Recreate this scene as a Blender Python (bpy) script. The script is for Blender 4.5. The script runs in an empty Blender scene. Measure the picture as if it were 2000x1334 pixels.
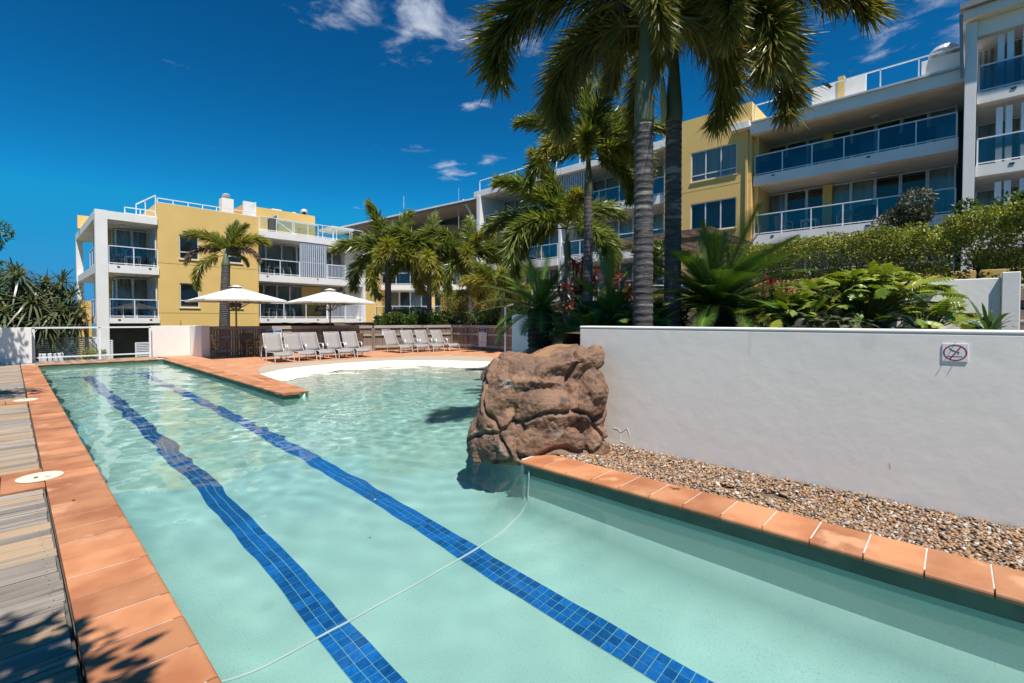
import bpy, bmesh, math, random
import numpy as np
from mathutils import Vector, Matrix, noise as mnoise
R=math.radians; PI=math.pi
sc=bpy.context.scene
# ------------------------------------------------------------------ camera, sky, sun, exposure
EYE=1.55
cd=bpy.data.cameras.new('camera'); cam=bpy.data.objects.new('camera',cd); sc.collection.objects.link(cam); sc.camera=cam
cd.sensor_width=36; cd.lens=36*920/2000; cd.shift_y=-21.1/2000; cd.clip_start=.05; cd.clip_end=3000
cam.location=(0,0,EYE); cam.rotation_euler=(R(90-1.3),0,-R(46.75))
sc.render.resolution_x=1024; sc.render.resolution_y=683
sc.view_settings.view_transform='Standard'; sc.view_settings.look='None'; sc.view_settings.exposure=0.6; sc.view_settings.gamma=1
SUNV=Vector((-.185,-.41,1)).normalized()
sl=bpy.data.lights.new('sun','SUN'); sl.energy=4.6; sl.angle=R(.53); sl.color=(1,.955,.89)
sun=bpy.data.objects.new('sun',sl); sc.collection.objects.link(sun); sun.rotation_euler=SUNV.to_track_quat('Z','Y').to_euler(); sun.location=(0,0,30)
sl.cycles.is_caustics_light=True
w=bpy.data.worlds.new('World'); sc.world=w; w.use_nodes=True
def build_world():
    nt=w.node_tree; N=nt.nodes; L=nt.links; N.clear()
    out=N.new('ShaderNodeOutputWorld'); bg=N.new('ShaderNodeBackground'); L.new(bg.outputs[0],out.inputs[0]); bg.inputs[1].default_value=.10
    sky=N.new('ShaderNodeTexSky'); sky.sky_type='NISHITA'; sky.sun_disc=False
    sky.sun_elevation=math.asin(SUNV.z); sky.sun_rotation=math.atan2(SUNV.x,SUNV.y)
    sky.altitude=0; sky.air_density=1.0; sky.dust_density=.1; sky.ozone_density=2.0
    tint=N.new('ShaderNodeMix'); tint.data_type='RGBA'; tint.blend_type='MULTIPLY'; tint.inputs[0].default_value=1
    tint.inputs[7].default_value=(.016,.215,.238,1); gm_=N.new('ShaderNodeGamma'); gm_.inputs[1].default_value=1.7; L.new(sky.outputs[0],gm_.inputs[0]); L.new(gm_.outputs[0],tint.inputs[6])
    cap=N.new('ShaderNodeMix'); cap.data_type='RGBA'; cap.blend_type='DARKEN'; cap.inputs[0].default_value=1; L.new(tint.outputs[2],cap.inputs[6]); cap.inputs[7].default_value=(.35,2.05,4.2,1); tint=cap
    # thin fair-weather clouds on a flat layer: direction projected to x/z, y/z
    tc=N.new('ShaderNodeTexCoord'); sp=N.new('ShaderNodeSeparateXYZ'); L.new(tc.outputs['Generated'],sp.inputs[0])
    def ma(op,a,b=None,c=None,clamp=False):
        n=N.new('ShaderNodeMath'); n.operation=op; n.use_clamp=clamp
        for i,x in enumerate((a,b,c)):
            if x is None: continue
            if isinstance(x,(int,float)): n.inputs[i].default_value=x
            else: L.new(x,n.inputs[i])
        return n.outputs[0]
    z=ma('MAXIMUM',sp.outputs[2],.03); px=ma('DIVIDE',sp.outputs[0],z); py=ma('DIVIDE',sp.outputs[1],z)
    cb=N.new('ShaderNodeCombineXYZ'); L.new(px,cb.inputs[0]); L.new(py,cb.inputs[1])
    def noise(scale,det,rough,off=0,dist=0):
        n=N.new('ShaderNodeTexNoise'); n.inputs['Scale'].default_value=scale; n.inputs['Detail'].default_value=det; n.inputs['Roughness'].default_value=rough; n.inputs['Distortion'].default_value=dist
        mp=N.new('ShaderNodeMapping'); mp.inputs['Location'].default_value=(off,off*.7,0); L.new(cb.outputs[0],mp.inputs[0]); L.new(mp.outputs[0],n.inputs[0]); return n.outputs[0]
    n1=noise(5.5,8,.6,3.1,.3); n2=noise(3.2,5,.55,11.3)
    cov=None
    for (x,y,r,a) in ((.78,1.36,.26,.33),(.92,1.30,.24,.36),(1.08,1.22,.22,.33),(.68,1.5,.14,.2),(1.25,1.13,.14,.25),(.95,1.5,.16,.2),(1.51,1.63,.10,.33),(1.66,2.33,.14,.24),(2.12,2.5,.18,.30),(2.06,2.12,.15,.3),(1.95,2.4,.17,.23),(2.0,3.95,.22,.13),(2.18,3.9,.2,.15),(2.6,3.35,.2,.14),(1.98,.1,.45,.27),(2.2,-.1,.5,.27),(-2.2,1.2,.6,.2),(-1,-2,.7,.2),(1.8,-1.9,.6,.2)):
        d=N.new('ShaderNodeVectorMath'); d.operation='DISTANCE'; L.new(cb.outputs[0],d.inputs[0]); d.inputs[1].default_value=(x,y,0)
        t=ma('DIVIDE',d.outputs['Value'],r); t=ma('MULTIPLY',t,t); g=ma('MULTIPLY',ma('POWER',2.718,ma('MULTIPLY',t,-1)),a)
        cov=g if cov is None else ma('MAXIMUM',cov,g)
    dens=ma('ADD',ma('ADD',n1,cov),ma('MULTIPLY',ma('SUBTRACT',n2,.5),.25))
    mr=N.new('ShaderNodeMapRange'); mr.interpolation_type='SMOOTHSTEP'; L.new(dens,mr.inputs[0]); mr.inputs[1].default_value=.69; mr.inputs[2].default_value=1.04; mr.inputs[4].default_value=.85
    hz=N.new('ShaderNodeMapRange'); L.new(sp.outputs[2],hz.inputs[0]); hz.inputs[1].default_value=.1; hz.inputs[2].default_value=.2
    fac=ma('MULTIPLY',mr.outputs[0],hz.outputs[0])
    mx=N.new('ShaderNodeMix'); mx.data_type='RGBA'; L.new(fac,mx.inputs[0]); L.new(tint.outputs[2],mx.inputs[6]); mx.inputs[7].default_value=(4.2,4.6,5.4,1)
    L.new(mx.outputs[2],bg.inputs[0])
build_world()
cy=sc.cycles; cy.use_denoising=True; cy.max_bounces=12; cy.transparent_max_bounces=32; cy.diffuse_bounces=6; cy.glossy_bounces=4; cy.transmission_bounces=6
cy.caustics_reflective=False; cy.caustics_refractive=True; cy.sample_clamp_indirect=3.0; cy.use_adaptive_sampling=True; cy.adaptive_threshold=.015
# ------------------------------------------------------------------ helpers
COL=sc.collection
class MB:
    def __init__(s): s.v=[]; s.f=[]; s.m=[]; s.mi=0
    def add(s,vs,fs):
        n=len(s.v); s.v+= [tuple(p) for p in vs]; s.f+=[tuple(i+n for i in f) for f in fs]; s.m+=[s.mi]*len(fs); return s
    def box(s,a,b,M=None):
        x0,y0,z0=a; x1,y1,z1=b
        vs=[Vector(p) for p in ((x0,y0,z0),(x1,y0,z0),(x1,y1,z0),(x0,y1,z0),(x0,y0,z1),(x1,y0,z1),(x1,y1,z1),(x0,y1,z1))]
        if M is not None: vs=[M@p for p in vs]
        return s.add(vs,[(3,2,1,0),(4,5,6,7),(0,1,5,4),(1,2,6,5),(2,3,7,6),(3,0,4,7)])
    def bar(s,p,q,w,h):
        p=Vector(p);q=Vector(q);d=q-p; L=d.length; d.normalize(); up=Vector((0,0,1)) if abs(d.z)<.99 else Vector((1,0,0))
        y=up.cross(d).normalized(); z=d.cross(y); M=Matrix((d,y,z)).transposed().to_4x4(); M.translation=p
        return s.box((0,-w/2,-h/2),(L,w/2,h/2),M)
    def tube(s,pts,r,n=8,cap=True):
        pts=[Vector(p) for p in pts]; k=len(pts); rs=r if isinstance(r,(list,tuple)) else [r]*k
        d0=(pts[1]-pts[0]).normalized(); ref=Vector((0,0,1)) if abs(d0.z)<.9 else Vector((1,0,0)); x=d0.cross(ref).normalized(); vs=[]
        for i,p in enumerate(pts):
            d=(pts[min(i+1,k-1)]-pts[max(i-1,0)]).normalized(); x=(x-d*x.dot(d)).normalized(); y=d.cross(x)
            vs+=[p+(x*math.cos(2*PI*j/n)+y*math.sin(2*PI*j/n))*rs[i] for j in range(n)]
        fs=[(i*n+j,i*n+(j+1)%n,(i+1)*n+(j+1)%n,(i+1)*n+j) for i in range(k-1) for j in range(n)]
        if cap: fs+=[tuple(range(n))[::-1],tuple(range((k-1)*n,k*n))]
        return s.add(vs,fs)
    def lathe(s,prof,n=16,c=(0,0,0)):
        vs=[(c[0]+r*math.cos(2*PI*j/n),c[1]+r*math.sin(2*PI*j/n),c[2]+z) for r,z in prof for j in range(n)]; k=len(prof)
        fs=[(i*n+j,i*n+(j+1)%n,(i+1)*n+(j+1)%n,(i+1)*n+j) for i in range(k-1) for j in range(n)]
        return s.add(vs,fs+[tuple(range(n))[::-1],tuple(range((k-1)*n,k*n))])
    def prism(s,poly,z0,z1):
        n=len(poly); vs=[(x,y,z0) for x,y in poly]+[(x,y,z1) for x,y in poly]
        return s.add(vs,[tuple(range(n))[::-1],tuple(range(n,2*n))]+[(i,(i+1)%n,n+(i+1)%n,n+i) for i in range(n)])
    def quad(s,*p): return s.add(p,[tuple(range(len(p)))])
    def facade(s,O,U,V,W,H,holes,dep):
        "front face in plane O+U*a+V*b with rectangular holes (a0,b0,a1,b1) and reveals going in by vector dep"
        O=Vector(O);U=Vector(U);V=Vector(V);dep=Vector(dep); P=lambda a,b:O+U*a+V*b
        A=sorted({0,W,*[h[0] for h in holes],*[h[2] for h in holes]}); B=sorted({0,H,*[h[1] for h in holes],*[h[3] for h in holes]})
        for a0,a1 in zip(A,A[1:]):
            for b0,b1 in zip(B,B[1:]):
                ca,cb=(a0+a1)/2,(b0+b1)/2
                if any(h[0]<ca<h[2] and h[1]<cb<h[3] for h in holes): continue
                s.quad(P(a0,b0),P(a1,b0),P(a1,b1),P(a0,b1))
        for a0,b0,a1,b1 in holes:
            c=[P(a0,b0),P(a1,b0),P(a1,b1),P(a0,b1)]
            for i in range(4): s.quad(c[(i+1)%4],c[i],c[i]+dep,c[(i+1)%4]+dep)
        return s
    def mesh(s,name,mats,off=(0,0,0),smooth=False):
        me=bpy.data.meshes.new(name); o=Vector(off); me.from_pydata([Vector(p)-o for p in s.v],[],s.f)
        for m in (mats if isinstance(mats,(list,tuple)) else [mats]): me.materials.append(m)
        if max(s.m,default=0)>0: me.polygons.foreach_set('material_index',s.m)
        if smooth: me.polygons.foreach_set('use_smooth',[True]*len(me.polygons))
        me.update(); return me
    def build(s,name,mats,parent=None,smooth=False,bevel=0,off=None):
        if off is None: off=ORG.get(parent.name,(0,0,0)) if parent is not None else (0,0,0)
        o=link(name,s.mesh(name,mats,off,smooth),parent)
        if bevel: bev(o,bevel)
        if parent is not None: ORG[o.name]=off
        return o
ORG={}
def link(name,data,parent=None):
    o=bpy.data.objects.new(name,data); COL.objects.link(o)
    if parent is not None: o.parent=parent
    return o
def bev(o,wd,seg=2):
    m=o.modifiers.new('b','BEVEL'); m.width=wd; m.segments=seg; m.limit_method='ANGLE'; m.angle_limit=R(40); return o
def tag(o,label,cat,group=None,kind=None):
    if label: o['label']=label
    if cat: o['category']=cat
    if group: o['group']=group
    if kind: o['kind']=kind
    return o
def struct(o): o['kind']='structure'; return o
def stuff(o,label=None): o['kind']='stuff'; (label and o.__setitem__('label',label)); return o
def thing(name,label,cat,loc=(0,0,0),rz=0,group=None,world=False):
    e=bpy.data.objects.new(name,None); COL.objects.link(e); e.location=loc; e.rotation_euler=(0,0,rz); e.empty_display_size=.2
    tag(e,label,cat,group); ORG[e.name]=tuple(loc) if world else (0,0,0); return e
def copy_tree(o,parent=None):
    c=o.copy(); COL.objects.link(c)
    if parent is not None: c.parent=parent
    for ch in o.children: copy_tree(ch,c)
    return c
def np_mesh(name,V,F,mats,smooth=False,attr=None):
    "fast mesh: V (n,3), F (m,k) all faces of one size; attr: per-face float written to the corner attribute tint"
    me=bpy.data.meshes.new(name); V=np.asarray(V,np.float32); F=np.asarray(F,np.int32); k=F.shape[1]
    me.vertices.add(len(V)); me.vertices.foreach_set('co',V.ravel()); me.loops.add(F.size); me.loops.foreach_set('vertex_index',F.ravel())
    me.polygons.add(len(F)); me.polygons.foreach_set('loop_start',np.arange(0,F.size,k,dtype=np.int32)); me.polygons.foreach_set('loop_total',np.full(len(F),k,np.int32))
    if smooth: me.polygons.foreach_set('use_smooth',np.ones(len(F),bool))
    for m in (mats if isinstance(mats,(list,tuple)) else [mats]): me.materials.append(m)
    if attr is not None:
        a=me.attributes.new('tint','FLOAT','FACE'); a.data.foreach_set('value',np.asarray(attr,np.float32))
    me.update(calc_edges=True); me.validate(); return me
# ------------------------------------------------------------------ materials
MT={}
def M(name,c,c2=None,rough=.6,scale=3,det=5,lo=.35,hi=.65,rand=0,bump=0,bscale=40,stretch=None,metal=0,spec=.5,attr=None,trans=0,dirt=None,bdist=.01,rmix=None):
    m=bpy.data.materials.new(name); m.use_nodes=True; nt=m.node_tree; N=nt.nodes; L=nt.links; b=N['Principled BSDF']
    b.inputs['Roughness'].default_value=rough; b.inputs['Metallic'].default_value=metal; b.inputs['Specular IOR Level'].default_value=spec
    g=N.new('ShaderNodeNewGeometry'); pos=g.outputs['Position']
    def nz(sc_,st=None,d=det):
        n=N.new('ShaderNodeTexNoise'); n.inputs['Scale'].default_value=sc_; n.inputs['Detail'].default_value=d; src=pos
        if st:
            mp=N.new('ShaderNodeMapping'); mp.inputs['Scale'].default_value=st; L.new(pos,mp.inputs[0]); src=mp.outputs[0]
        L.new(src,n.inputs['Vector']); return n.outputs['Fac']
    def mix(f,a,bb,bt='MIX'):
        n=N.new('ShaderNodeMix'); n.data_type='RGBA'; n.blend_type=bt
        for i,x in ((0,f),(6,a),(7,bb)):
            if isinstance(x,(int,float)): n.inputs[i].default_value=x
            elif isinstance(x,tuple): n.inputs[i].default_value=(*x[:3],1)
            else: L.new(x,n.inputs[i])
        return n.outputs[2]
    def mr(x,a,bb,c0=0,c1=1):
        n=N.new('ShaderNodeMapRange'); L.new(x,n.inputs[0]); n.inputs[1].default_value=a; n.inputs[2].default_value=bb; n.inputs[3].default_value=c0; n.inputs[4].default_value=c1; return n.outputs[0]
    if c2 is None: c2=tuple(x*.86 for x in c)
    col=mix(mr(nz(scale,stretch),lo,hi),c,c2)
    if attr:
        a=N.new('ShaderNodeAttribute'); a.attribute_name='tint'; col=mix(mr(a.outputs['Fac'],0,1),col,attr)
    if rand:
        oi=N.new('ShaderNodeObjectInfo'); f=mr(oi.outputs['Random'],0,1,1-rand,1+rand); hs=N.new('ShaderNodeHueSaturation'); L.new(f,hs.inputs['Value']); L.new(col,hs.inputs['Color']); col=hs.outputs[0]
    if rmix:
        oi=N.new('ShaderNodeObjectInfo'); ml=N.new('ShaderNodeMath'); ml.operation='MULTIPLY'; ml.inputs[1].default_value=7.31; L.new(oi.outputs['Random'],ml.inputs[0]); fr=N.new('ShaderNodeMath'); fr.operation='FRACT'; L.new(ml.outputs[0],fr.inputs[0]); col=mix(mr(fr.outputs[0],rmix[1],rmix[1]+.1,0,rmix[2]),col,rmix[0])
    if dirt:
        col=mix(mr(nz(dirt[1],dirt[4] if len(dirt)>4 else None),dirt[2],dirt[3]),col,dirt[0])
    L.new(col,b.inputs['Base Color'])
    if bump:
        bp=N.new('ShaderNodeBump'); bp.inputs['Strength'].default_value=bump; bp.inputs['Distance'].default_value=bdist; L.new(nz(bscale,stretch),bp.inputs['Height']); L.new(bp.outputs[0],b.inputs['Normal'])
    if trans:
        t=N.new('ShaderNodeBsdfTranslucent'); L.new(mix(1.0,col,(1.25,1.3,.5),'MULTIPLY'),t.inputs[0]); ms=N.new('ShaderNodeMixShader'); ms.inputs[0].default_value=trans
        L.new(b.outputs[0],ms.inputs[1]); L.new(t.outputs[0],ms.inputs[2]); L.new(ms.outputs[0],N['Material Output'].inputs[0])
    MT[name]=m; return m
def glass(name,tint,refl=.08,rough=.01):
    m=bpy.data.materials.new(name); m.use_nodes=True; nt=m.node_tree; N=nt.nodes; L=nt.links; N.remove(N['Principled BSDF'])
    t=N.new('ShaderNodeBsdfTransparent'); t.inputs[0].default_value=(*tint,1); g=N.new('ShaderNodeBsdfGlossy'); g.inputs['Roughness'].default_value=rough
    lw=N.new('ShaderNodeFresnel'); lw.inputs[0].default_value=1.5; ad=N.new('ShaderNodeMath'); ad.operation='ADD'; ad.inputs[1].default_value=refl; ad.use_clamp=True; L.new(lw.outputs[0],ad.inputs[0])
    ms=N.new('ShaderNodeMixShader'); L.new(ad.outputs[0],ms.inputs[0]); L.new(t.outputs[0],ms.inputs[1]); L.new(g.outputs[0],ms.inputs[2]); L.new(ms.outputs[0],N['Material Output'].inputs[0]); MT[name]=m; return m
white=M('white_render',(.85,.81,.755),(.79,.755,.70),rough=.75,scale=1.2,bump=.25,bscale=14,bdist=.006)
wallw=M('garden_wall_render',(.86,.80,.71),(.81,.755,.67),rough=.7,scale=.7,bump=.35,bscale=6,bdist=.010,dirt=((.50,.45,.38),1,.62,.80,(1.5,2.2,.7)))
yellow=M('yellow_render',(.77,.51,.17),(.72,.475,.15),rough=.8,scale=.8,bump=.2,bscale=20,bdist=.004)
soffit=M('soffit',(.86,.83,.77),rough=.8,scale=1)
railm=M('white_metal',(.80,.81,.83),(.76,.77,.8),rough=.35,scale=2)
framem=M('window_frame_metal',(.72,.73,.74),rough=.4)
louvrem=M('louvre_metal',(.55,.60,.68),(.5,.55,.63),rough=.4)
curtain=M('curtain',(.72,.71,.64),(.50,.50,.45),rough=.9,scale=1,stretch=(9,9,.05),lo=.3,hi=.7)
blind=M('timber_blind',(.48,.27,.14),(.34,.18,.09),rough=.6,scale=2,stretch=(.3,.3,40))
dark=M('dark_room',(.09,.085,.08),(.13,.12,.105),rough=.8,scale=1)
balg=glass('balcony_glass',(.62,.70,.73),.02); wing=glass('window_glass',(.80,.85,.86),.025); clrg=glass('clear_glass',(.86,.93,.92),.04)
roofm=M('roof_metal',(.30,.285,.27),(.25,.24,.23),rough=.45,scale=2); alu=M('aluminium',(.62,.63,.64),rough=.45,metal=.35); galv=M('galvanised',(.42,.44,.45),(.33,.35,.36),rough=.4,metal=.6,scale=14)
blackm=M('black_metal',(.02,.02,.022),rough=.4); brownm=M('brown_metal',(.10,.07,.05),rough=.5); redcover=M('red_timber',(.13,.028,.022),rough=.6); blue=M('blue_fabric',(.01,.04,.16),rough=.8)
terra=M('terracotta',(.455,.20,.09),(.34,.125,.05),rough=.6,scale=2.3,det=8,lo=.42,hi=.62,rand=.17,bump=.25,bscale=60,bdist=.003,dirt=((.52,.26,.135),2.6,.58,.66))
grout=M('grout',(.62,.59,.55),(.42,.40,.37),rough=.9,scale=12); lidm=M('skimmer_lid',(.72,.64,.48),(.66,.58,.43),rough=.5,scale=20)
wood=M('weathered_board',(.33,.285,.24),(.15,.122,.095),rough=.85,scale=1,det=10,stretch=(1.3,8,8),lo=.25,hi=.78,rand=.28,bump=.25,bscale=2.5,bdist=.003,dirt=((.10,.08,.065),1,.56,.70,(1.6,34,34)),rmix=((.38,.25,.13),.5,.7))
fwood=M('fence_timber',(.29,.225,.18),(.16,.125,.10),rough=.9,scale=1,stretch=(14,14,.9),lo=.3,hi=.7,rand=.12,bump=.5,bscale=1,dirt=((.33,.29,.25),1,.58,.72,(9,9,.7)))
fwood2=M('fence_rail_timber',(.48,.42,.35),(.30,.25,.21),rough=.9,scale=1,stretch=(1.6,1.6,16),lo=.3,hi=.7,rand=.1,bump=.5,bscale=1)
pergw=M('pergola_timber',(.26,.19,.13),(.17,.125,.09),rough=.85,scale=2,stretch=(3,3,3))
soil=M('soil',(.055,.038,.026),(.10,.07,.045),rough=.95,scale=9,bump=1,bscale=30,bdist=.03)
agg=M('exposed_aggregate',(.46,.39,.30),(.30,.25,.19),rough=.8,scale=70,det=2,bump=.5,bscale=90,bdist=.004)
earth=M('lawn_earth',(.06,.085,.03),(.09,.08,.05),rough=.95,scale=.6)
sling=M('sling_fabric',(.30,.27,.245),(.27,.245,.22),rough=.75,scale=30); sling2=M('chair_sling',(.20,.145,.105),rough=.8,scale=20)
canopy=M('canopy_canvas',(.74,.71,.66),(.70,.67,.62),rough=.85,scale=2,trans=.12); mast=M('mast_metal',(.16,.125,.10),rough=.45)
signw=M('sign_white',(.78,.78,.78),rough=.4); signr=M('sign_red',(.42,.01,.03),rough=.45); signb=M('sign_blue',(.015,.13,.42),rough=.45); signn=M('sign_navy',(.02,.02,.16),rough=.45); inkm=M('sign_ink',(.02,.02,.03),rough=.6); inkg=M('sign_grey_ink',(.25,.25,.3),rough=.6)
# ------------------------------------------------------------------ setting: ground, pool, decks
WZ=-.14; FZ=-1.39
rng=np.random.default_rng(7); random.seed(7)
def seg_dist(P,poly,closed=False):
    P=np.asarray(P,float); d=np.full(len(P),1e9); pl=list(poly)+([poly[0]] if closed else [])
    for a,b in zip(pl,pl[1:]):
        a=np.array(a);b=np.array(b);ab=b-a; t=np.clip(((P-a)@ab)/(ab@ab),0,1); d=np.minimum(d,np.hypot(*(P-(a+t[:,None]*ab)).T))
    return d
def inside(P,poly):
    P=np.asarray(P,float); r=np.zeros(len(P),bool); n=len(poly)
    for i in range(n):
        (x0,y0),(x1,y1)=poly[i],poly[(i+1)%n]
        c=((y0>P[:,1])!=(y1>P[:,1]))&(P[:,0]<(x1-x0)*(P[:,1]-y0)/((y1-y0) if y1!=y0 else 1e-9)+x0); r^=c
    return r
g=MB()
for a,b,c,d in ((-120,-90,160,-3.3),(-120,23.6,160,200),(-120,-3.3,.3,23.6),(13.4,-3.3,160,23.6)): g.quad((a,b,-1.3),(c,b,-1.3),(c,d,-1.3),(a,d,-1.3))
g; struct(g.build('ground',earth))
POOL_R=[(3.86,-3.2),(3.86,3.45)]                      # right-hand wall under the coping
SHORE=[(3.86,3.45),(4.9,4.5),(6.1,6.5),(10.0,10.2),(12.3,11.3)]   # behind the boulder
BEACH=[(12.3,11.3),(12.44,12.44),(11.43,14.27),(10.05,15.73),(9.06,15.95),(8.16,16.05),(6.81,15.85),(5.86,15.41),(4.87,14.5)]
PEN=[(4.87,14.5),(4.48,10.4),(3.94,10.36),(4.15,23.1)]
POOL=POOL_R+SHORE[1:]+BEACH[1:]+PEN[1:]+[(.56,23.1),(.56,-3.2)]
WALLS=[POOL_R+SHORE[1:], PEN+[(.56,23.1),(.56,-3.2)],[(.56,-3.2),(3.86,-3.2)]]
def floor_z(P):
    P=np.asarray(P,float); dw=np.minimum(seg_dist(P,WALLS[0]),seg_dist(P,WALLS[1])); r=.62; q=np.clip(r-dw,0,r)
    z=FZ+(r-np.sqrt(np.maximum(r*r-q*q,0)))
    db=seg_dist(P,BEACH); ins=inside(P,POOL); db=np.where(ins,db,-db)
    zb=-.0-.14*np.clip(db,-2,99)-.010*np.clip(db-1,0,99)**2
    lag=np.clip((P[:,0]-3.3)/1.6,0,1); lag=lag*lag*(3-2*lag); lag=np.where((P[:,1]>10.3)&(P[:,0]<PENX(P[:,1])),0,lag)
    zl=np.maximum(z,zb)
    return z*(1-lag)+zl*lag
def PENX(y): return np.interp(y,[10.36,14.5,16],[4.2,4.5,4.9])
lining=M('pool_lining',(.40,.635,.57),(.35,.585,.52),rough=.55,scale=1.3,bump=.15,bscale=80,bdist=.003,spec=.3)
def lining_nodes():
    nt=lining.node_tree; N=nt.nodes; L=nt.links; b=N['Principled BSDF']; src=b.inputs['Base Color'].links[0].from_socket
    g_=N.new('ShaderNodeNewGeometry'); sp=N.new('ShaderNodeSeparateXYZ'); L.new(g_.outputs['Position'],sp.inputs[0])
    mr=N.new('ShaderNodeMapRange'); mr.interpolation_type='SMOOTHSTEP'; L.new(sp.outputs[2],mr.inputs[0]); mr.inputs[1].default_value=-.85; mr.inputs[2].default_value=-.02
    mx=N.new('ShaderNodeMix'); mx.data_type='RGBA'; L.new(mr.outputs[0],mx.inputs[0]); L.new(src,mx.inputs[6]); mx.inputs[7].default_value=(.80,.73,.58,1)  # aqua by depth is painted in, standing for light the water absorbs
    # the vertical side walls keep the full painted deep-water tint
    gx=N.new('ShaderNodeSeparateXYZ'); L.new(g_.outputs['True Normal'],gx.inputs[0]); m2=N.new('ShaderNodeMapRange'); L.new(gx.outputs[2],m2.inputs[0]); m2.inputs[1].default_value=.3; m2.inputs[2].default_value=.6
    ml=N.new('ShaderNodeMath'); ml.operation='MULTIPLY'; L.new(mr.outputs[0],ml.inputs[0]); L.new(m2.outputs[0],ml.inputs[1]); L.new(ml.outputs[0],mx.inputs[0])
    sk=N.new('ShaderNodeTexNoise'); sk.inputs['Scale'].default_value=95; sk.inputs['Detail'].default_value=1; L.new(g_.outputs['Position'],sk.inputs['Vector'])
    m3=N.new('ShaderNodeMapRange'); L.new(sk.outputs['Fac'],m3.inputs[0]); m3.inputs[1].default_value=.56; m3.inputs[2].default_value=.70; m3.inputs[4].default_value=.36
    m4=N.new('ShaderNodeMix'); m4.data_type='RGBA'; m4.blend_type='MULTIPLY'; L.new(m3.outputs[0],m4.inputs[0]); L.new(mx.outputs[2],m4.inputs[6]); m4.inputs[7].default_value=(.35,.55,.5,1)
    L.new(m4.outputs[2],b.inputs['Base Color'])
lining_nodes()
lip_shade=M('coping_lip_shade',(.11,.15,.095),(.08,.115,.07),rough=.7,scale=5,det=6)  # dark strip above the water: shade under the coping lip, painted as colour
def grid(x0,x1,y0,y1,st):
    xs=np.arange(x0,x1+st/2,st); ys=np.arange(y0,y1+st/2,st); X,Y=np.meshgrid(xs,ys,indexing='ij'); n,m=X.shape
    ix=np.arange(n*m).reshape(n,m); F=np.stack([ix[:-1,:-1],ix[1:,:-1],ix[1:,1:],ix[:-1,1:]],-1).reshape(-1,4); return X.ravel(),Y.ravel(),F
def keep(V,F,mask):
    F=F[mask]; u,inv=np.unique(F,return_inverse=True); return V[u],inv.reshape(F.shape)
X,Y,F=grid(.5,13.2,-3.3,23.2,.1); P=np.stack([X,Y],1); cc=P[F].mean(1); ok=inside(cc,POOL)|(seg_dist(cc,POOL,True)<.16)|((seg_dist(cc,BEACH)<.75)&(cc[:,1]>11)&(cc[:,0]>4.9))
V,F2=keep(np.stack([X,Y,np.minimum(floor_z(P),-.008)],1),F,ok)
basin=struct(link('pool_basin',np_mesh('pool_basin',V,F2,lining,True))); basin.cycles.is_caustics_receiver=True
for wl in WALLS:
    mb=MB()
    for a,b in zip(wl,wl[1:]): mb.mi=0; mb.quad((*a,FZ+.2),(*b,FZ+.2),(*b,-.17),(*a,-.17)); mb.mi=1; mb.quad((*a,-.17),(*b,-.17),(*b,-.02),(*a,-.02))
    o=mb.build('pool_wall',[lining,lip_shade],basin); o.cycles.is_caustics_receiver=True
# lane lines of small blue tiles
tileb=M('blue_pool_tile',(.006,.10,.36),(.010,.15,.46),rough=.25,scale=30,rand=.3); groutp=M('pool_grout',(.20,.50,.50),rough=.8); sealm=M('sealant',(.70,.80,.76),rough=.5)
tm=bev_mesh=None
def lane(x):
    mb=MB(); mb.quad((x-.128,-3,FZ+.004),(x+.128,-3,FZ+.004),(x+.128,20.2,FZ+.004),(x-.128,20.2,FZ+.004)); o=mb.build('lane_line',groutp,basin); o.cycles.is_caustics_receiver=True; return o
def tilemesh(w,d):
    b=MB(); b.box((-w/2,-d/2,0),(w/2,d/2,.005)); return b.mesh('tile',tileb)
TM=tilemesh(.078,.078); p=.0845
for x in (1.63,3.0):
    ln=lane(x); rest=MB()
    y=.35 if x>2 else 1.6; y0=y; n=0
    while y<20.0:
        for k in (-1,0,1):
            if n<46:
                t=link('tile',TM,ln); t.location=(x+k*p,y,FZ+.005); t.cycles.is_caustics_receiver=True
            else: rest.box((x+k*p-.039,y-.039,FZ+.005),(x+k*p+.039,y+.039,FZ+.010))
        n+=1; y+=p
    yy=y0-p
    while yy>-2: 
        for k in (-1,0,1): rest.box((x+k*p-.039,yy-.039,FZ+.005),(x+k*p+.039,yy+.039,FZ+.010))
        yy-=p
    for i in range(-8,9):
        for j in range(3): rest.box((x+i*p-.039,20.1+j*p-.039,FZ+.006),(x+i*p+.039,20.1+j*p+.039,FZ+.011))
    o=rest.build('tile',tileb,ln); stuff(o); o.cycles.is_caustics_receiver=True
mb=MB()
pts=[(x,3.38,float(floor_z([(x,3.38)])[0])+.012) for x in np.linspace(.62,3.8,60)]+[(3.84,3.36,-.9),(3.845,3.36,-.1)]
mb.tube(pts,.010,5); o=mb.build('expansion_joint',sealm,basin); o.cycles.is_caustics_receiver=True
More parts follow.
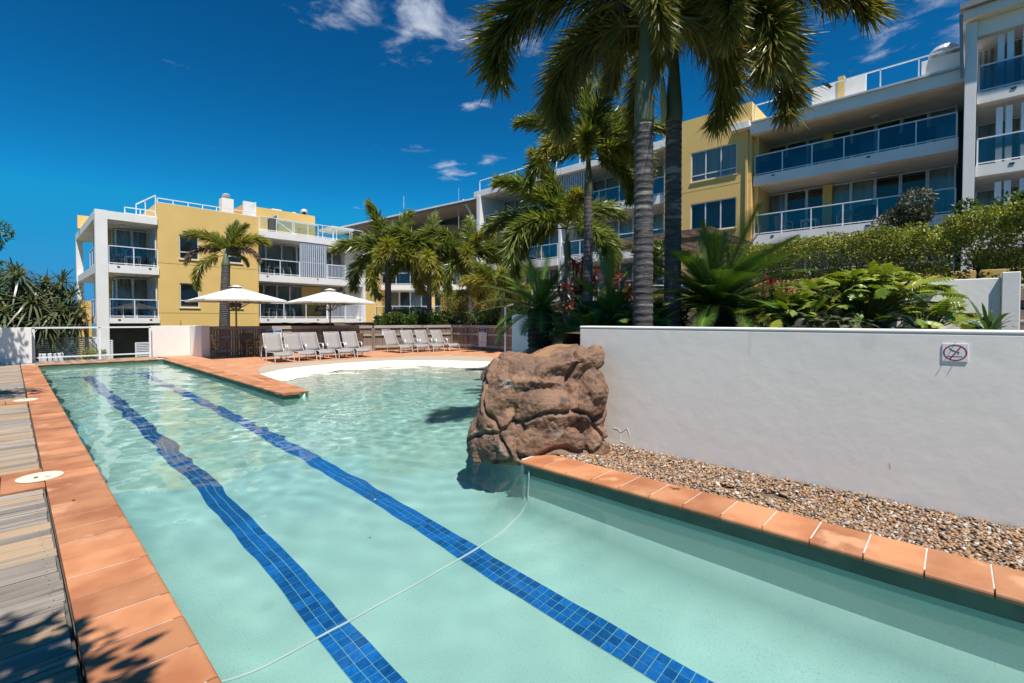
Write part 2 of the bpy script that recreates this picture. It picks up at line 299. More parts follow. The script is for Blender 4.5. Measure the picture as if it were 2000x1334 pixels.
# water surface with real ripples, calmer near the camera, livelier in the lagoon
X,Y,F=grid(.5,13.0,-3.2,23.15,.035); P=np.stack([X,Y],1); cc=P[F].mean(1); ok=inside(cc,POOL)|(seg_dist(cc,POOL,True)<.05)
H=np.zeros_like(X); r2=np.random.default_rng(3)
live=np.clip((Y-2.2)/4.5,0,1)*.8+np.clip((X-3.6)/2,0,1)*.25; live=.25+live
for i in range(46):
    lam=r2.uniform(.5,1.7); a=r2.normal(1.1,.9); k=2*PI/lam; H+=.00072*lam*np.sin(k*(np.cos(a)*X+np.sin(a)*Y)+r2.uniform(0,6.28))*(.28+.8*live)
for i in range(40):
    lam=r2.uniform(.2,.42); a=r2.normal(.6,.9); k=2*PI/lam; H+=.00052*lam*np.sin(k*(np.cos(a)*X+np.sin(a)*Y)+r2.uniform(0,6.28))*(.12+.9*live*np.clip((Y-3.5)/3,0,1))
for i in range(36):
    lam=r2.uniform(.11,.2); a=r2.normal(.5,.8); k=2*PI/lam; H+=.00040*lam*np.sin(k*(np.cos(a)*X+np.sin(a)*Y)+r2.uniform(0,6.28))*live*np.clip((Y-4)/4,0,1)*(.4+.6*np.clip((X-2.5)/2,0,1))
for cx,cy,a0,lam in ((5.2,6.0,.0016,.34),(1.2,3.6,.0007,.45),(6.5,9.5,.0012,.3)):
    d=np.hypot(X-cx,Y-cy); H+=a0*np.sin(2*PI*d/lam)*np.exp(-d/2.2)
V,F2=keep(np.stack([X,Y,WZ+H],1),F,ok)
mw=bpy.data.materials.new('water'); mw.use_nodes=True; nt=mw.node_tree; nt.nodes.remove(nt.nodes['Principled BSDF'])
gl=nt.nodes.new('ShaderNodeBsdfGlass'); gl.inputs['Roughness'].default_value=0; gl.inputs['IOR'].default_value=1.33; gl.inputs[0].default_value=(.95,1,.99,1); nt.links.new(gl.outputs[0],nt.nodes['Material Output'].inputs[0])
water=struct(link('pool_water',np_mesh('pool_water',V,F2,mw,True))); water.cycles.is_caustics_caster=True
# coping tiles with a bullnose edge on the water side
def coping_mesh(wid,dep,side):
    mb=MB(); prof=[(0,-.05),(0,0)]+[(dep-.022+.022*math.sin(t),-.022+.022*math.cos(t)) for t in np.linspace(0,PI,7)]+[(dep-.022,-.05)]
    n=len(prof); vs=[(q[0]*side,-wid/2,q[1]) for q in prof]+[(q[0]*side,wid/2,q[1]) for q in prof]
    fs=[tuple(range(n)),tuple(range(2*n-1,n-1,-1))]+[((i+1)%n,i,n+i,n+(i+1)%n) for i in range(n)]
    if side<0: fs=[f[::-1] for f in fs]
    mb.add(vs,fs); return mb.mesh('coping_tile',terra)
cop=struct(MB().box((.205,-3.2,-.3),(.55,23.6,-.0025)).box((.55,-3.2,-.06),(.575,23.6,-.02)).box((3.87,-3.2,-.3),(4.25,3.5,-.0025)).box((.6,23.12,-.3),(4.2,23.52,-.0025)).build('pool_coping',grout))
def run(p0,p1,dep,pitch,start=0,mesh=None,gap=.009):
    p0=Vector((*p0,0));p1=Vector((*p1,0)); d=p1-p0; L_=d.length; d.normalize(); n=Vector((d.y,-d.x,0)); ang=math.atan2(-d.x,d.y)  # local +y along d, nose along +x local
    me=mesh or coping_mesh(pitch-gap,dep,1); k=int((L_-start)/pitch+1e-6)
    for i in range(k):
        o=link('coping_tile',me,cop); c=p0+d*(start+pitch*(i+.5)); o.location=c-n*dep+Vector((0,0,random.uniform(-.001,.001))); o.rotation_euler=(0,0,ang)
run((.60,-2.93),(.60,23.6),.40,.3085)           # nose points to +x
run((3.82,3.47),(3.82,-3.2),.43,.305,0)         # runs towards -y so the nose points to -x
run((.62,23.08),(4.15,23.08),.42,.305)
run((4.12,23.05),(3.90,10.3),.36,.3035)
run((3.92,10.34),(4.5,10.40),.36,.29); run((4.5,10.45),(4.87,14.4),.3,.303)
# weathered timber boards on the left
nail=blackm
def board_mesh(wd,L_):
    mb=MB(); mb.box((-L_,-wd/2,-.032),(0,wd/2,0))
    o=mb.mesh('deck_board',[wood,nail]); bm=bmesh.new(); bm.from_mesh(o); bmesh.ops.bevel(bm,geom=[e for e in bm.edges if abs(e.verts[0].co.x-e.verts[1].co.x)>.1 and e.verts[0].co.z>-.01],offset=.005,segments=1,affect='EDGES')
    for s in (-1,1):
        r=bmesh.ops.create_circle(bm,cap_ends=True,radius=.0045,segments=6,matrix=Matrix.Translation((-.05-.006*s,s*wd*.3,.0006)))
        for f in {f for v in r['verts'] for f in v.link_faces}: f.material_index=1
    bm.to_mesh(o); bm.free(); return o
deck=struct(MB().box((-2.6,-3.2,-.25),(.19,24.4,-.04)).build('timber_deck',dark))
BW=[(.138,board_mesh(.138,2.6)),(.132,board_mesh(.132,2.6)),(.145,board_mesh(.145,2.6))]
INS=((6.17,6.95),(12.75,13.25)); y=-2.0
while y<23.9:
    wd,me=random.choice(BW); yc=y+wd/2
    hit=[i for i in INS if yc+wd/2>i[0] and yc-wd/2<i[1]]
    if hit: y=max(hit[0][1]+.004,y+.01); continue
    o=link('deck_board',me,deck); o.location=(.18+random.uniform(-.012,.004),yc,-.012+random.uniform(-.004,.003)); o.rotation_euler=(random.uniform(-.008,.008),0,random.uniform(-.003,.003)); y+=wd+.009
for a,b in INS:
    x=.195; 
    for k in range(2):
        o=MB().box((x-.29,a+.006,-.04),(x,b-.006,-.004)).build('paving_tile',terra,deck); bev(o,.004); x-=.296
# far strip of boards beyond the pool end
fs=struct(MB().box((.2,23.55,-.25),(4.15,24.9,-.05)).build('far_timber_walk',dark)); x=.2
for i in range(27):
    o=MB().box((x,23.56,-.04),(x+.139,24.9,-.006)).build('deck_board',wood,fs); x+=.145
# terracotta paved terrace, aggregate path, gravel
pav=M('terracotta_paving',(.57,.275,.14),(.50,.22,.105),rough=.65,scale=1.6,bump=.2,bscale=50,bdist=.003,dirt=((.68,.37,.20),1.5,.6,.7))
def pav_nodes():
    nt=pav.node_tree; N=nt.nodes; L=nt.links; b=N['Principled BSDF']; src=b.inputs['Base Color'].links[0].from_socket; g_=N.new('ShaderNodeNewGeometry')
    br=N.new('ShaderNodeTexBrick'); br.offset=0; br.inputs['Scale'].default_value=1; br.inputs['Brick Width'].default_value=.305; br.inputs['Row Height'].default_value=.305; br.inputs['Mortar Size'].default_value=.004
    br.inputs['Color1'].default_value=(1,1,1,1); br.inputs['Color2'].default_value=(.86,.86,.86,1); br.inputs['Mortar'].default_value=(.55,.6,.65,1); L.new(g_.outputs['Position'],br.inputs['Vector'])
    mx=N.new('ShaderNodeMix'); mx.data_type='RGBA'; mx.blend_type='MULTIPLY'; mx.inputs[0].default_value=1; L.new(src,mx.inputs[6]); L.new(br.outputs['Color'],mx.inputs[7]); L.new(mx.outputs[2],b.inputs['Base Color'])
pav_nodes()
AGG=[(4.95,14.7),(5.35,16.2),(5.99,17.3),(7.43,17.3),(9.9,17.15),(12.1,16.8),(13.45,15.6),(13.75,13.6),(13.2,12.0)]
PAVE=[(4.2,10.42),(4.47,10.42),(4.86,14.45)]+AGG+[(12.6,11.2),(17.2,14.6),(17.2,20.8),(12.6,21.6),(12.6,22.0),(5.75,23.6),(5.75,25.4),(4.17,25.4),(4.4,23.1),(4.2,14)]
mb=MB(); mb.prism(PAVE,-.4,-.004); struct(mb.build('paved_terrace',pav))
mb=MB(); mb.prism(AGG+[(12.5,12.3)]+[(x+.05*(x-8)/4,y+.12) for x,y in BEACH[1:]][1:],-.02,-.0005); struct(mb.build('aggregate_path',agg))
bed=struct(MB().box((4.25,-3.2,-.3),(5.14,3.6,-.035)).build('gravel_bed',M('gravel_bed',(.16,.10,.06),(.09,.06,.04),rough=.9,scale=30)))
def pebbles(n):
    ico=bmesh.new(); bmesh.ops.create_icosphere(ico,subdivisions=1,radius=1); v0=np.array([v.co[:] for v in ico.verts]); f0=np.array([[v.index for v in f.verts] for f in ico.faces]); ico.free()
    r_=np.random.default_rng(5); y=-2.9+6.4*r_.random(n)**.9; x=4.26+.86*r_.random(n); s=r_.uniform(.008,.017,n)*(1+.5*(r_.random(n)>.92))
    sx=s[:,None]*np.stack([r_.uniform(.9,1.6,n),r_.uniform(.7,1.1,n),r_.uniform(.35,.75,n)],1)
    az=r_.uniform(0,6.28,n); tl=r_.normal(0,.35,n); V=v0[None]*sx[:,None,:]*(1+.22*r_.normal(size=(n,len(v0),1)).clip(-1,1))
    c,s_=np.cos(tl)[:,None],np.sin(tl)[:,None]; V=np.stack([V[...,0]*c-V[...,2]*s_,V[...,1],V[...,0]*s_+V[...,2]*c],-1)
    c,s_=np.cos(az)[:,None],np.sin(az)[:,None]; V=np.stack([V[...,0]*c-V[...,1]*s_,V[...,0]*s_+V[...,1]*c,V[...,2]],-1)
    hgt=-.028+.022*r_.random(n)+.012*np.sin(x*5)*np.sin(y*3)+.018*np.clip((x-4.7)/.4,0,1); hole=(((x-4.62)/.09)**2+((y-1.15)/.12)**2<1)|(((x-4.55)/.05)**2+((y-1.52)/.08)**2<1)
    V+=np.stack([x,y,hgt],1)[:,None,:]; k=~hole; V=V[k]; tint=np.repeat(r_.random(k.sum()),len(f0))
    Fm=(f0[None]+np.arange(k.sum())[:,None,None]*len(v0)).reshape(-1,3); return V.reshape(-1,3),Fm,tint
pm=bpy.data.materials.new('pebble'); pm.use_nodes=True; nt=pm.node_tree; b_=nt.nodes['Principled BSDF']; at=nt.nodes.new('ShaderNodeAttribute'); at.attribute_name='tint'; cr=nt.nodes.new('ShaderNodeValToRGB'); cr.color_ramp.interpolation='CONSTANT'
for i,(q,c) in enumerate(((0,(.33,.20,.10)),(.16,(.33,.19,.09)),(.30,(.24,.13,.07)),(.42,(.37,.26,.16)),(.54,(.14,.11,.09)),(.64,(.38,.22,.12)),(.74,(.44,.36,.28)),(.83,(.20,.17,.15)),(.9,(.30,.14,.08)),(.96,(.55,.50,.44)))):
    e=cr.color_ramp.elements[i] if i<2 else cr.color_ramp.elements.new(q); e.position=q; e.color=(*c,1)
nt.links.new(at.outputs['Fac'],cr.inputs[0]); nt.links.new(cr.outputs[0],b_.inputs['Base Color']); b_.inputs['Roughness'].default_value=.55
V,F,tn=pebbles(17000); me=np_mesh('gravel',V,F,pm,True,tn); stuff(link('gravel',me),'loose brown river pebbles between the terracotta coping and the long white wall')['category']='gravel'
# raised garden soil behind the walls, rising towards the buildings
BL=[(4.9,4.6),(6.15,6.5),(10.0,10.2),(12.6,11.3),(17.2,14.4)]
def bed_z(P):
    P=np.asarray(P,float); d=seg_dist(P,BL+[(17.2,21.0),(12.7,21.9),(12.7,24)]); z=np.minimum(1.36,.05+.62*d); s=np.clip((P[:,0]-11)/11,0,1); s=s*s*(3-2*s); z=z+1.25*s*np.clip((26-P[:,1])/8,0,1)
    z=np.where((P[:,1]<4.2)&(P[:,0]<9),np.maximum(z,1.36),z); return z+.03*np.sin(P[:,0]*3.1)*np.sin(P[:,1]*2.7)
OUT=[(5.32,3.5),(5.32,-9),(45,-9),(45,60),(12.75,60),(12.75,21.9),(17.15,21.0),(17.15,14.5),(12.6,11.35),(10.0,10.2),(6.15,6.5),(4.95,4.6)]
X,Y,F=grid(4.9,44,-9,50,.3); P=np.stack([X,Y],1); ok=inside(P[F].mean(1),OUT); V,F2=keep(np.stack([X,Y,bed_z(P)],1),F,ok); struct(link('garden_bed',np_mesh('garden_bed',V,F2,soil,True)))
def bz(x,y): return float(bed_z([(x,y)])[0])
# ------------------------------------------------------------------ buildings
UP=Vector((0,0,1))
def railing(par,p0,p1,z,n,h=1.02,gm=None,name='railing',posts=True,base=.09):
    "top and bottom rail (the part), posts and glass panes as its pieces, from p0 to p1 on a slab top z"
    p0=Vector((*p0,z));p1=Vector((*p1,z)); d=(p1-p0)
    r=MB().bar(p0+UP*h,p1+UP*h,.055,.045).bar(p0+UP*base,p1+UP*base,.04,.035).build(name,railm,par)
    for i in range(n+1):
        q=p0+d*(i/n); MB().bar(q+UP*.002,q+UP*(h-.02),.045,.045).build('post',railm,r)
    if gm is not None:
        for i in range(n):
            a=p0+d*((i+.03)/n); b=p0+d*((i+.97)/n); MB().bar(a+UP*(h/2+.04),b+UP*(h/2+.04),.008,h-.16).build('glass_pane',gm,r)
    return r
def window(par,O,U,N_,w_,h_,cols,sill=True,inner=None,trans=None,name='window'):
    "O bottom-left corner on the outer face, U along, N_ outward; frame is the part, panes and blinds its pieces"
    O=Vector(O);U=Vector(U);N_=Vector(N_); f=.055; fr=MB()
    def strip(a0,b0,a1,b1,dep=.05,off=-.09):
        c=[O+U*a0+UP*b0,O+U*a1+UP*b0,O+U*a1+UP*b1,O+U*a0+UP*b1]; c0=[p+N_*off for p in c]; c1=[p+N_*(off+dep) for p in c]
        fr.add(c0+c1,[(3,2,1,0),(4,5,6,7),(0,1,5,4),(1,2,6,5),(2,3,7,6),(3,0,4,7)])
    strip(0,0,w_,f); strip(0,h_-f,w_,h_); strip(0,f,f,h_-f); strip(w_-f,f,w_,h_-f)
    for c in range(1,cols): x=w_*c/cols; strip(x-f/2,f,x+f/2,h_-f)
    if trans: strip(f,trans-f/2,w_-f,trans+f/2,.055)
    o=fr.build(name,framem,par)
    for c in range(cols):
        a0=w_*c/cols+f*.5; a1=w_*(c+1)/cols-f*.5; q=[O+U*a+UP*b+N_*-.07 for a,b in ((a0,f*.5),(a1,f*.5),(a1,h_-f*.5),(a0,h_-f*.5))]; MB().quad(*q).build('pane',wing,o)
    if inner is not None:
        q=[O+U*a+UP*b+N_*-.16 for a,b in ((0,0),(w_,0),(w_,h_),(0,h_))]; MB().quad(*q).build('blind' if inner is blind else 'curtain',inner,o)
    if sill:
        c=O-UP*.06; M_=Matrix((U,-N_,UP)).transposed().to_4x4(); M_.translation=c; MB().box((-.04,-.05,0),(w_+.04,.02,.055),M_).build('sill',yellow,o)
    return o
def glazing(par,O,U,N_,w_,h_,n,pat='c',name='glazed_door'):
    "a run of full-height sliding glass doors; each leaf is a part with its pane and what hangs behind it"
    O=Vector(O);U=Vector(U);N_=Vector(N_); lw=w_/n
    for i in range(n):
        f=.06; fr=MB(); a=O+U*(lw*i); M_=Matrix((U,-N_,UP)).transposed().to_4x4(); M_.translation=a
        for x0,z0,x1,z1 in ((0.004,0,f,h_),(lw-f,0,lw-.004,h_),(f,0,lw-f,f),(f,h_-f,lw-f,h_)): fr.box((x0,0,z0),(x1,.06,z1),M_)
        o=fr.build(name,framem,par)
        MB().quad(*[M_@Vector(p) for p in ((f,.03,f),(lw-f,.03,f),(lw-f,.03,h_-f),(f,.03,h_-f))]).build('pane',wing,o)
        k=pat[i%len(pat)]
        if k=='c':
            cu=MB(); m=14; vs=[M_@Vector((f*.3+(lw-f*.6)*j/m,.22+.035*(j%2),zz)) for zz in (.02,h_-.02) for j in range(m+1)]
            cu.add(vs,[(j,j+1,m+2+j,m+1+j) for j in range(m)]); cu.build('curtain',curtain,o)
def light(par,x,y,z): MB().lathe([(.16,0),(.17,-.03),(.12,-.07),(.03,-.085)],12,(x,y,z)).build('ceiling_light',signw,par)
def drain(par,c,sz): MB().box([c[i]-sz[i] for i in range(3)],[c[i]+sz[i] for i in range(3)]).build('drain_spout',blackm,par)
chairproto=None
# ---- left building: white corner balconies, yellow block, white balcony wing
lb=thing('apartment_building','yellow and white three-storey apartment block behind the parasols, with roof terrace and corner balconies','building',(9,34,-1.3),world=True)
def P_(name,m,*boxes,bevel=0,par=lb):
    mb=MB()
    for a,b in boxes: mb.box(a,b)
    return mb.build(name,m,par,bevel=bevel)
X0,X1,X2,X3=3.15,5.88,11.3,18.95; Yf=33.7
fac=MB(); hs=[(6.92,5.2),(9.33,5.2),(6.92,2.3),(9.33,2.3)]
for z0,z1 in ((-1.3,1.95),(1.975,4.86),(4.885,8.35)):
    fac.facade((X1,Yf,z0),(1,0,0),(0,0,1),X2-X1,z1-z0,[(x-X1,max(z,z0)-z0,x+1.0-X1,min(z+1.46,z1)-z0) for x,z in hs if z0<z<z1],(0,.12,0))
for z in (1.95,4.86): fac.quad((X1,Yf+.02,z-.01),(X2,Yf+.02,z-.01),(X2,Yf+.02,z+.035),(X1,Yf+.02,z+.035))
fac.quad((X1,46,-1.3),(X1,Yf,-1.3),(X1,Yf,8.35),(X1,46,8.35)); fac.quad((X2,Yf,-1.3),(X2,46,-1.3),(X2,46,8.35),(X2,Yf,8.35)); fac.quad((X1,Yf,8.35),(X2,Yf,8.35),(X2,Yf+.2,8.35),(X1,Yf+.2,8.35)); fac.quad((X1,Yf+.2,8.35),(X2,Yf+.2,8.35),(X2,Yf+.2,7.6),(X1,Yf+.2,7.6)); fac.quad((X1,Yf+.2,7.6),(X2,Yf+.2,7.6),(X2,46,7.6),(X1,46,7.6)); fac.quad((X2,46,-1.3),(X1,46,-1.3),(X1,46,8.35),(X2,46,8.35))
fac.build('wall',yellow,lb)
for x,z in hs: window(lb,(x,Yf,z),(1,0,0),(0,-1,0),1.0,1.46,1,True,blind,.42)
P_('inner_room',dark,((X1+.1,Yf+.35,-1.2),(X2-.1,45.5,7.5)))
P_('coping_rail',railm,((X1,33.72,8.36),(X2,33.8,8.39)))
railing(lb,(X1+.05,33.86),(X2-.1,33.86),7.72,7,.92,None,'roof_railing')
# corner balcony frame
P_('column',white,((X0,33.6,-1.3),(X0+.52,34.05,7.5)),bevel=.01); P_('column',white,((X0,44.2,-1.3),(X0+.35,44.6,7.04)))
P_('roof_slab',white,((X0+.003,33.605,7.03),(X1,44.6,7.48)),bevel=.008); P_('soffit',soffit,((X0+.4,34.1,7.015),(X1-.01,44.2,7.028)))
for zt,zb in ((4.60,4.16),(1.68,1.37)):
    P_('balcony_slab',white,((X0+.05,33.63,zb),(X1+.04,44.4,zt))); railing(lb,(X0+.56,33.72),(X1-.02,33.72),zt,2,1.02,balg); railing(lb,(X0+.12,34.1),(X0+.12,37.4),zt,3,1.02,balg)
    drain(lb,(4.1,33.62,zt-.1),(.06,.02,.02)); drain(lb,(5.5,33.62,zt-.1),(.06,.02,.02))
    h=2.36 if zt>4 else 2.4
    glazing(lb,(4.3,36.3,zt),(1,0,0),(0,-1,0),1.55,h,2,'c'); glazing(lb,(5.8,33.95,zt),(0,1,0),(-1,0,0),2.3,h,4,'ccc'); glazing(lb,(4.28,39.4,zt),(0,-1,0),(-1,0,0),3.05,h,3,'c')
    P_('partition_wall',yellow,((X0+.3,37.5,zt),(4.26,37.72,zt+h+.02))); light(lb,4.5,34.9,zt+h+(.0 if zt>4 else .08))
P_('ground_wall',dark,((3.75,35.2,-1.3),(X1,36,1.36))); P_('yellow_fin',yellow,((2.55,34.9,-1.3),(2.75,36.4,2.62)),((2.85,35.4,-1.3),(3.1,37,2.62)))
P_('roof_parapet',yellow,((3.05,41.5,7.5),(5.85,41.75,8.35)))
P_('roof_parapet',yellow,((X0+.3,37.6,7.481),(5.0,37.8,7.9)))
railing(lb,(X0+1.3,33.9),(X1-.05,33.9),7.48,2,.38,None,'roof_railing',base=.05); MB().bar((X1-.05,33.8,8.75),(5.1,34.9,8.3),.05,.05).bar((X1-.05,33.8,7.5),(X1-.05,33.8,8.75),.05,.05).bar((5.45,34.4,7.5),(5.45,34.4,8.5),.04,.04).bar((5.1,34.9,7.5),(5.1,34.9,8.3),.04,.04).build('stair_rail',railm,lb)
# balcony wing
P_('roof_slab',white,((X2+.002,33.55,7.05),(X3,46,7.5)),bevel=.008); P_('soffit',soffit,((X2+.05,33.8,7.035),(X3-.2,35.6,7.048)))
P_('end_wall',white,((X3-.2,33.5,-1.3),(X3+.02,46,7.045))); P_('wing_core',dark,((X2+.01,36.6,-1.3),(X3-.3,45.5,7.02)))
P_('side_wall',soffit,((X3-.9,35.0,1.69),(X3-.21,35.55,7.03)))
for zt,zb in ((4.60,4.14),(1.68,1.36)):
    P_('balcony_slab',white,((X2+.003,33.56,zb),(X3-.21,36.5,zt)))
    railing(lb,(X2+.06,33.66),(13.95 if zt>4 else 15.9,33.66),zt,2 if zt>4 else 3,1.02,balg)
    x0=15.95
    r=MB().bar((x0,33.66,zt+1.02),(X3-.22,33.66,zt+1.02),.06,.06).bar((x0,33.66,zt+.1),(X3-.22,33.66,zt+.1),.05,.05)
    for x in (x0,17.35,X3-.25): r.bar((x,33.66,zt),(x,33.66,zt+1.0),.14,.06)
    r=r.build('baluster_railing',railm,lb); b_=MB(); 
    for i in range(26): x=x0+.12+i*.107; b_.bar((x,33.66,zt+.12),(x,33.66,zt+1.0),.035,.035)
    stuff(b_.build('baluster',louvrem,r))
    for x in (11.8,15.2,18.5): drain(lb,(x,33.55,zt-.1),(.06,.02,.02))
    h=2.4
    if zt>4: glazing(lb,(X2+.05,35.6,zt),(1,0,0),(0,-1,0),4.3,h,4,'c'); glazing(lb,(15.75,35.6,zt),(1,0,0),(0,-1,0),2.3,h,3,'c')
    else: glazing(lb,(X2+.05,35.6,zt),(1,0,0),(0,-1,0),3.6,h,4,'c'); P_('panel_wall',yellow,((14.95,35.55,zt),(16.4,35.7,zt+h))); glazing(lb,(16.45,35.6,zt),(1,0,0),(0,-1,0),1.6,h,2,'c')
sc_=MB().bar((14.0,33.62,4.62),(14.0,33.62,7.04),.05,.06).bar((15.85,33.62,4.62),(15.85,33.62,7.04),.05,.06).bar((14.0,33.62,5.62),(15.85,33.62,5.62),.05,.05).bar((14.0,33.62,6.98),(15.85,33.62,6.98),.06,.1).build('louvre_screen',louvrem,lb)
for i in range(12): x=14.12+i*.147; MB().box((x-.04,33.60,4.63),(x+.04,33.64,6.94)).build('slat',louvrem,sc_)
ac=MB().box((17.7,35.05,3.2),(18.5,35.4,3.78)).build('air_conditioner',signw,lb,bevel=.02); MB().tube([(18.0,35.03,3.49),(18.0,35.048,3.49)],.24,20).build('fan_grille',blackm,ac); MB().box((17.8,35.1,3.1),(18.4,35.4,3.2)).build('bracket',framem,ac)
MB().bar((X3+.02,33.6,-1.3),(X3+.02,33.6,7.0),.07,.07).build('downpipe',railm,lb); MB().bar((X2-.08,33.66,-1.3),(X2-.08,33.66,7.3),.07,.07).build('downpipe',yellow,lb)
railing(lb,(X2+.1,33.7),(X3-.1,33.7),7.5,7,.95,clrg,'roof_railing'); railing(lb,(12.6,33.9),(12.6,35.6),7.5,1,1.25,clrg,'roof_railing'); railing(lb,(12.6,35.6),(16.2,35.6),7.5,2,1.25,clrg,'roof_railing'); MB().bar((12.7,35,8.7),(14.6,35,7.55),.05,.05).build('stair_rail',railm,lb)
P_('roof_hut',yellow,((X2+.1,37,7.501),(16.6,41,9.75)),((15.2,36.4,7.502),(16.0,36.99,8.6)),bevel=.01); P_('roof_hut_cap',white,((13.6,37.6,9.751),(14.3,38.2,9.95)))
ck=P_('chimney',white,((9.55,35,7.61),(10.25,35.6,9.55)),bevel=.01); MB().lathe([(.12,9.55),(.12,9.7),(.24,9.74),(.26,9.82),(.14,9.9),(.02,9.91)],14,(9.9,35.3,0)).build('cowl',alu,ck)
MB().add([(10.6,34.2,7.61),(10.9,34.2,7.61),(11.28,33.95,7.61),(11.28,33.95,9.4),(10.6,34.2,8.9)],[(0,1,2,3,4)]).box((10.6,34.21,7.61),(11.29,34.4,9.39)).build('roof_fin',white,lb)
vt=MB().lathe([(.14,9.75),(.14,10.05),(.1,10.06)],12,(16.0,37.6,0)).build('roof_vent',blackm,lb); MB().lathe([(.28,10.05),(.29,10.12),(.2,10.25),(.05,10.32)],14,(16.0,37.6,0)).build('cowl',alu,vt); MB().lathe([(.22,9.75),(.2,9.88),(.05,9.93)],12,(15.2,37.6,0)).build('roof_dome',signw,lb)
P_('pergola_roof',soffit,((16.9,34.8,8.55),(18.7,37,8.75))); P_('post',railm,((17.0,34.85,7.501),(17.08,34.93,8.54)),((18.55,34.85,7.501),(18.63,34.93,8.54)))
# ---- middle building turned towards the pool
mbd=thing('apartment_building','cream apartment building with a long sloping grey roof, behind the three palms','building',(22.1,36.4,0),-R(46.75))
Q=lambda name,m,*bx,bevel=0: P_(name,m,*bx,bevel=bevel,par=mbd)
Q('balcony_slab',white,((0,0,4.18),(8.6,3,4.63))); railing(mbd,(.05,.08),(6.2,.08),4.63,5,1.0,balg); railing(mbd,(6.9,-.3),(8.5,-.3),4.63,2,1.0,balg); Q('balcony_slab',white,((6.6,-.4,4.1),(8.6,-.01,4.6)))
Q('column',yellow,((4.35,.25,1.2),(4.6,.5,7.4))); glazing(mbd,(.1,2.0,4.65),(1,0,0),(0,-1,0),8.3,2.6,8,'ccc'); glazing(mbd,(.1,2.0,1.75),(1,0,0),(0,-1,0),6,2.4,6,'cncnn'); Q('ground_floor',white,((-.4,-1.2,1.0),(8.6,2.4,1.72)))
railing(mbd,(-.2,-1.1),(5.6,-1.1),1.72,4,1.0,clrg); Q('core',dark,((.05,2.6,1),(8.6,8,7.3))); Q('upper_wall',M('cream_render',(.46,.36,.22),(.42,.32,.19),rough=.8),((-3.0,2.5,6.9),(8.6,8,9.05)),((3,2.51,9.05),(8.6,8,10.3)))
Q('side_wall',yellow,((-2.1,.6,-1.3),(-.12,3,6.9)),((-.42,-.02,-1.3),(-.05,.59,6.9))); MB().bar((-.6,.55,0),(-.6,.55,6.5),.08,.08).build('downpipe',yellow,mbd)
Q('yellow_screen',yellow,((-1.55,-1.1,-1.3),(-.15,-1.0,2.9))); railing(mbd,(-1.55,-1.05),(-.12,-1.05),2.9,1,.95,clrg)
rf=MB().add([(-3.2,-1.6,9.0),(8.9,-1.6,11.6),(8.9,8,11.6),(-3.2,8,9.0),(-3.2,-1.6,9.22),(8.9,-1.6,11.82),(8.9,8,11.82),(-3.2,8,9.22)],[(3,2,1,0),(4,5,6,7),(0,1,5,4),(1,2,6,5),(2,3,7,6),(3,0,4,7)]).build('roof',roofm,mbd)
MB().bar((-3.2,-1.68,9.18),(8.9,-1.68,11.78),.12,.12).build('gutter',alu,rf); MB().bar((7.3,-1.5,11.6),(8.7,-.2,9.2),.12,.12).build('roof_brace',railm,mbd)
MB().quad((-3.1,-1.5,8.99),(-3.1,2.5,8.99),(8.85,2.5,11.58),(8.85,-1.5,11.58)).build('soffit',M('warm_soffit',(.40,.33,.25),rough=.8),mbd); MB().tube([(2.0,0,11.2),(2.0,0,12.3)],.03,6).tube([(6.9,-1.3,9.2),(6.9,-1.3,12.6)],.02,6).build('aerial',alu,mbd)
# ---- right building on the slope
rb=thing('apartment_building','long white and yellow terraced apartment block with glass balconies on the slope above the garden','building',(27,10,2),world=True)
S=lambda name,m,*bx,bevel=0: P_(name,m,*bx,bevel=bevel,par=rb)
def bay(y0,y1,zt,hc,n,pat,nd,xf=26.0,th=.5,dep=2.2,lights=(),gm=balg,ends=True):
    S('balcony_slab',white,((xf,y0+.002,zt-th),(xf+dep+1,y1-.002,zt)))
    railing(rb,(xf+.09,y1-.05),(xf+.09,y0+.05),zt,n,1.02,gm); S('soffit',soffit,((xf+.35,y0+.1,zt-th-.012),(xf+dep,y1-.1,zt-th-.001)))
    glazing(rb,(xf+dep,y1-.05,zt),(0,-1,0),(-1,0,0),y1-y0-.1,hc,nd,pat)
    for y in lights: light(rb,xf+1.1,y,zt+hc+.0)
    for f in (.12,.62): drain(rb,(xf-.005,y1-(y1-y0)*f,zt-.12),(.015,.07,.03))
# northern half (far, with louvre screen)
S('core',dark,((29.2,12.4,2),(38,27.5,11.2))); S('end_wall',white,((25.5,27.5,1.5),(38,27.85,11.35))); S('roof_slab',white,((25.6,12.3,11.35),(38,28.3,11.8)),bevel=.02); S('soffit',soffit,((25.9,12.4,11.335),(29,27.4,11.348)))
S('party_wall',white,((26.05,19.9,2.6),(29.2,20.1,11.33)))
for zt in (8.85,5.85,2.95):
    bay(12.35,19.85,zt,2.45,5,'cc',7,lights=(14.5,)); bay(20.15,27.48,zt,2.45,5,'cccn',6)
scr=MB().bar((25.95,20.6,8.87),(25.95,20.6,11.3),.06,.06).bar((25.95,17.6,8.87),(25.95,17.6,11.3),.06,.06).bar((25.95,20.6,9.9),(25.95,17.6,9.9),.05,.05).build('louvre_screen',louvrem,rb)
for i in range(16): y=17.75+i*.18; MB().box((25.93,y-.045,8.87),(25.97,y+.045,11.28)).build('slat',louvrem,scr)
railing(rb,(25.9,27.9),(25.9,12.4),11.8,8,.9,None,'roof_railing')
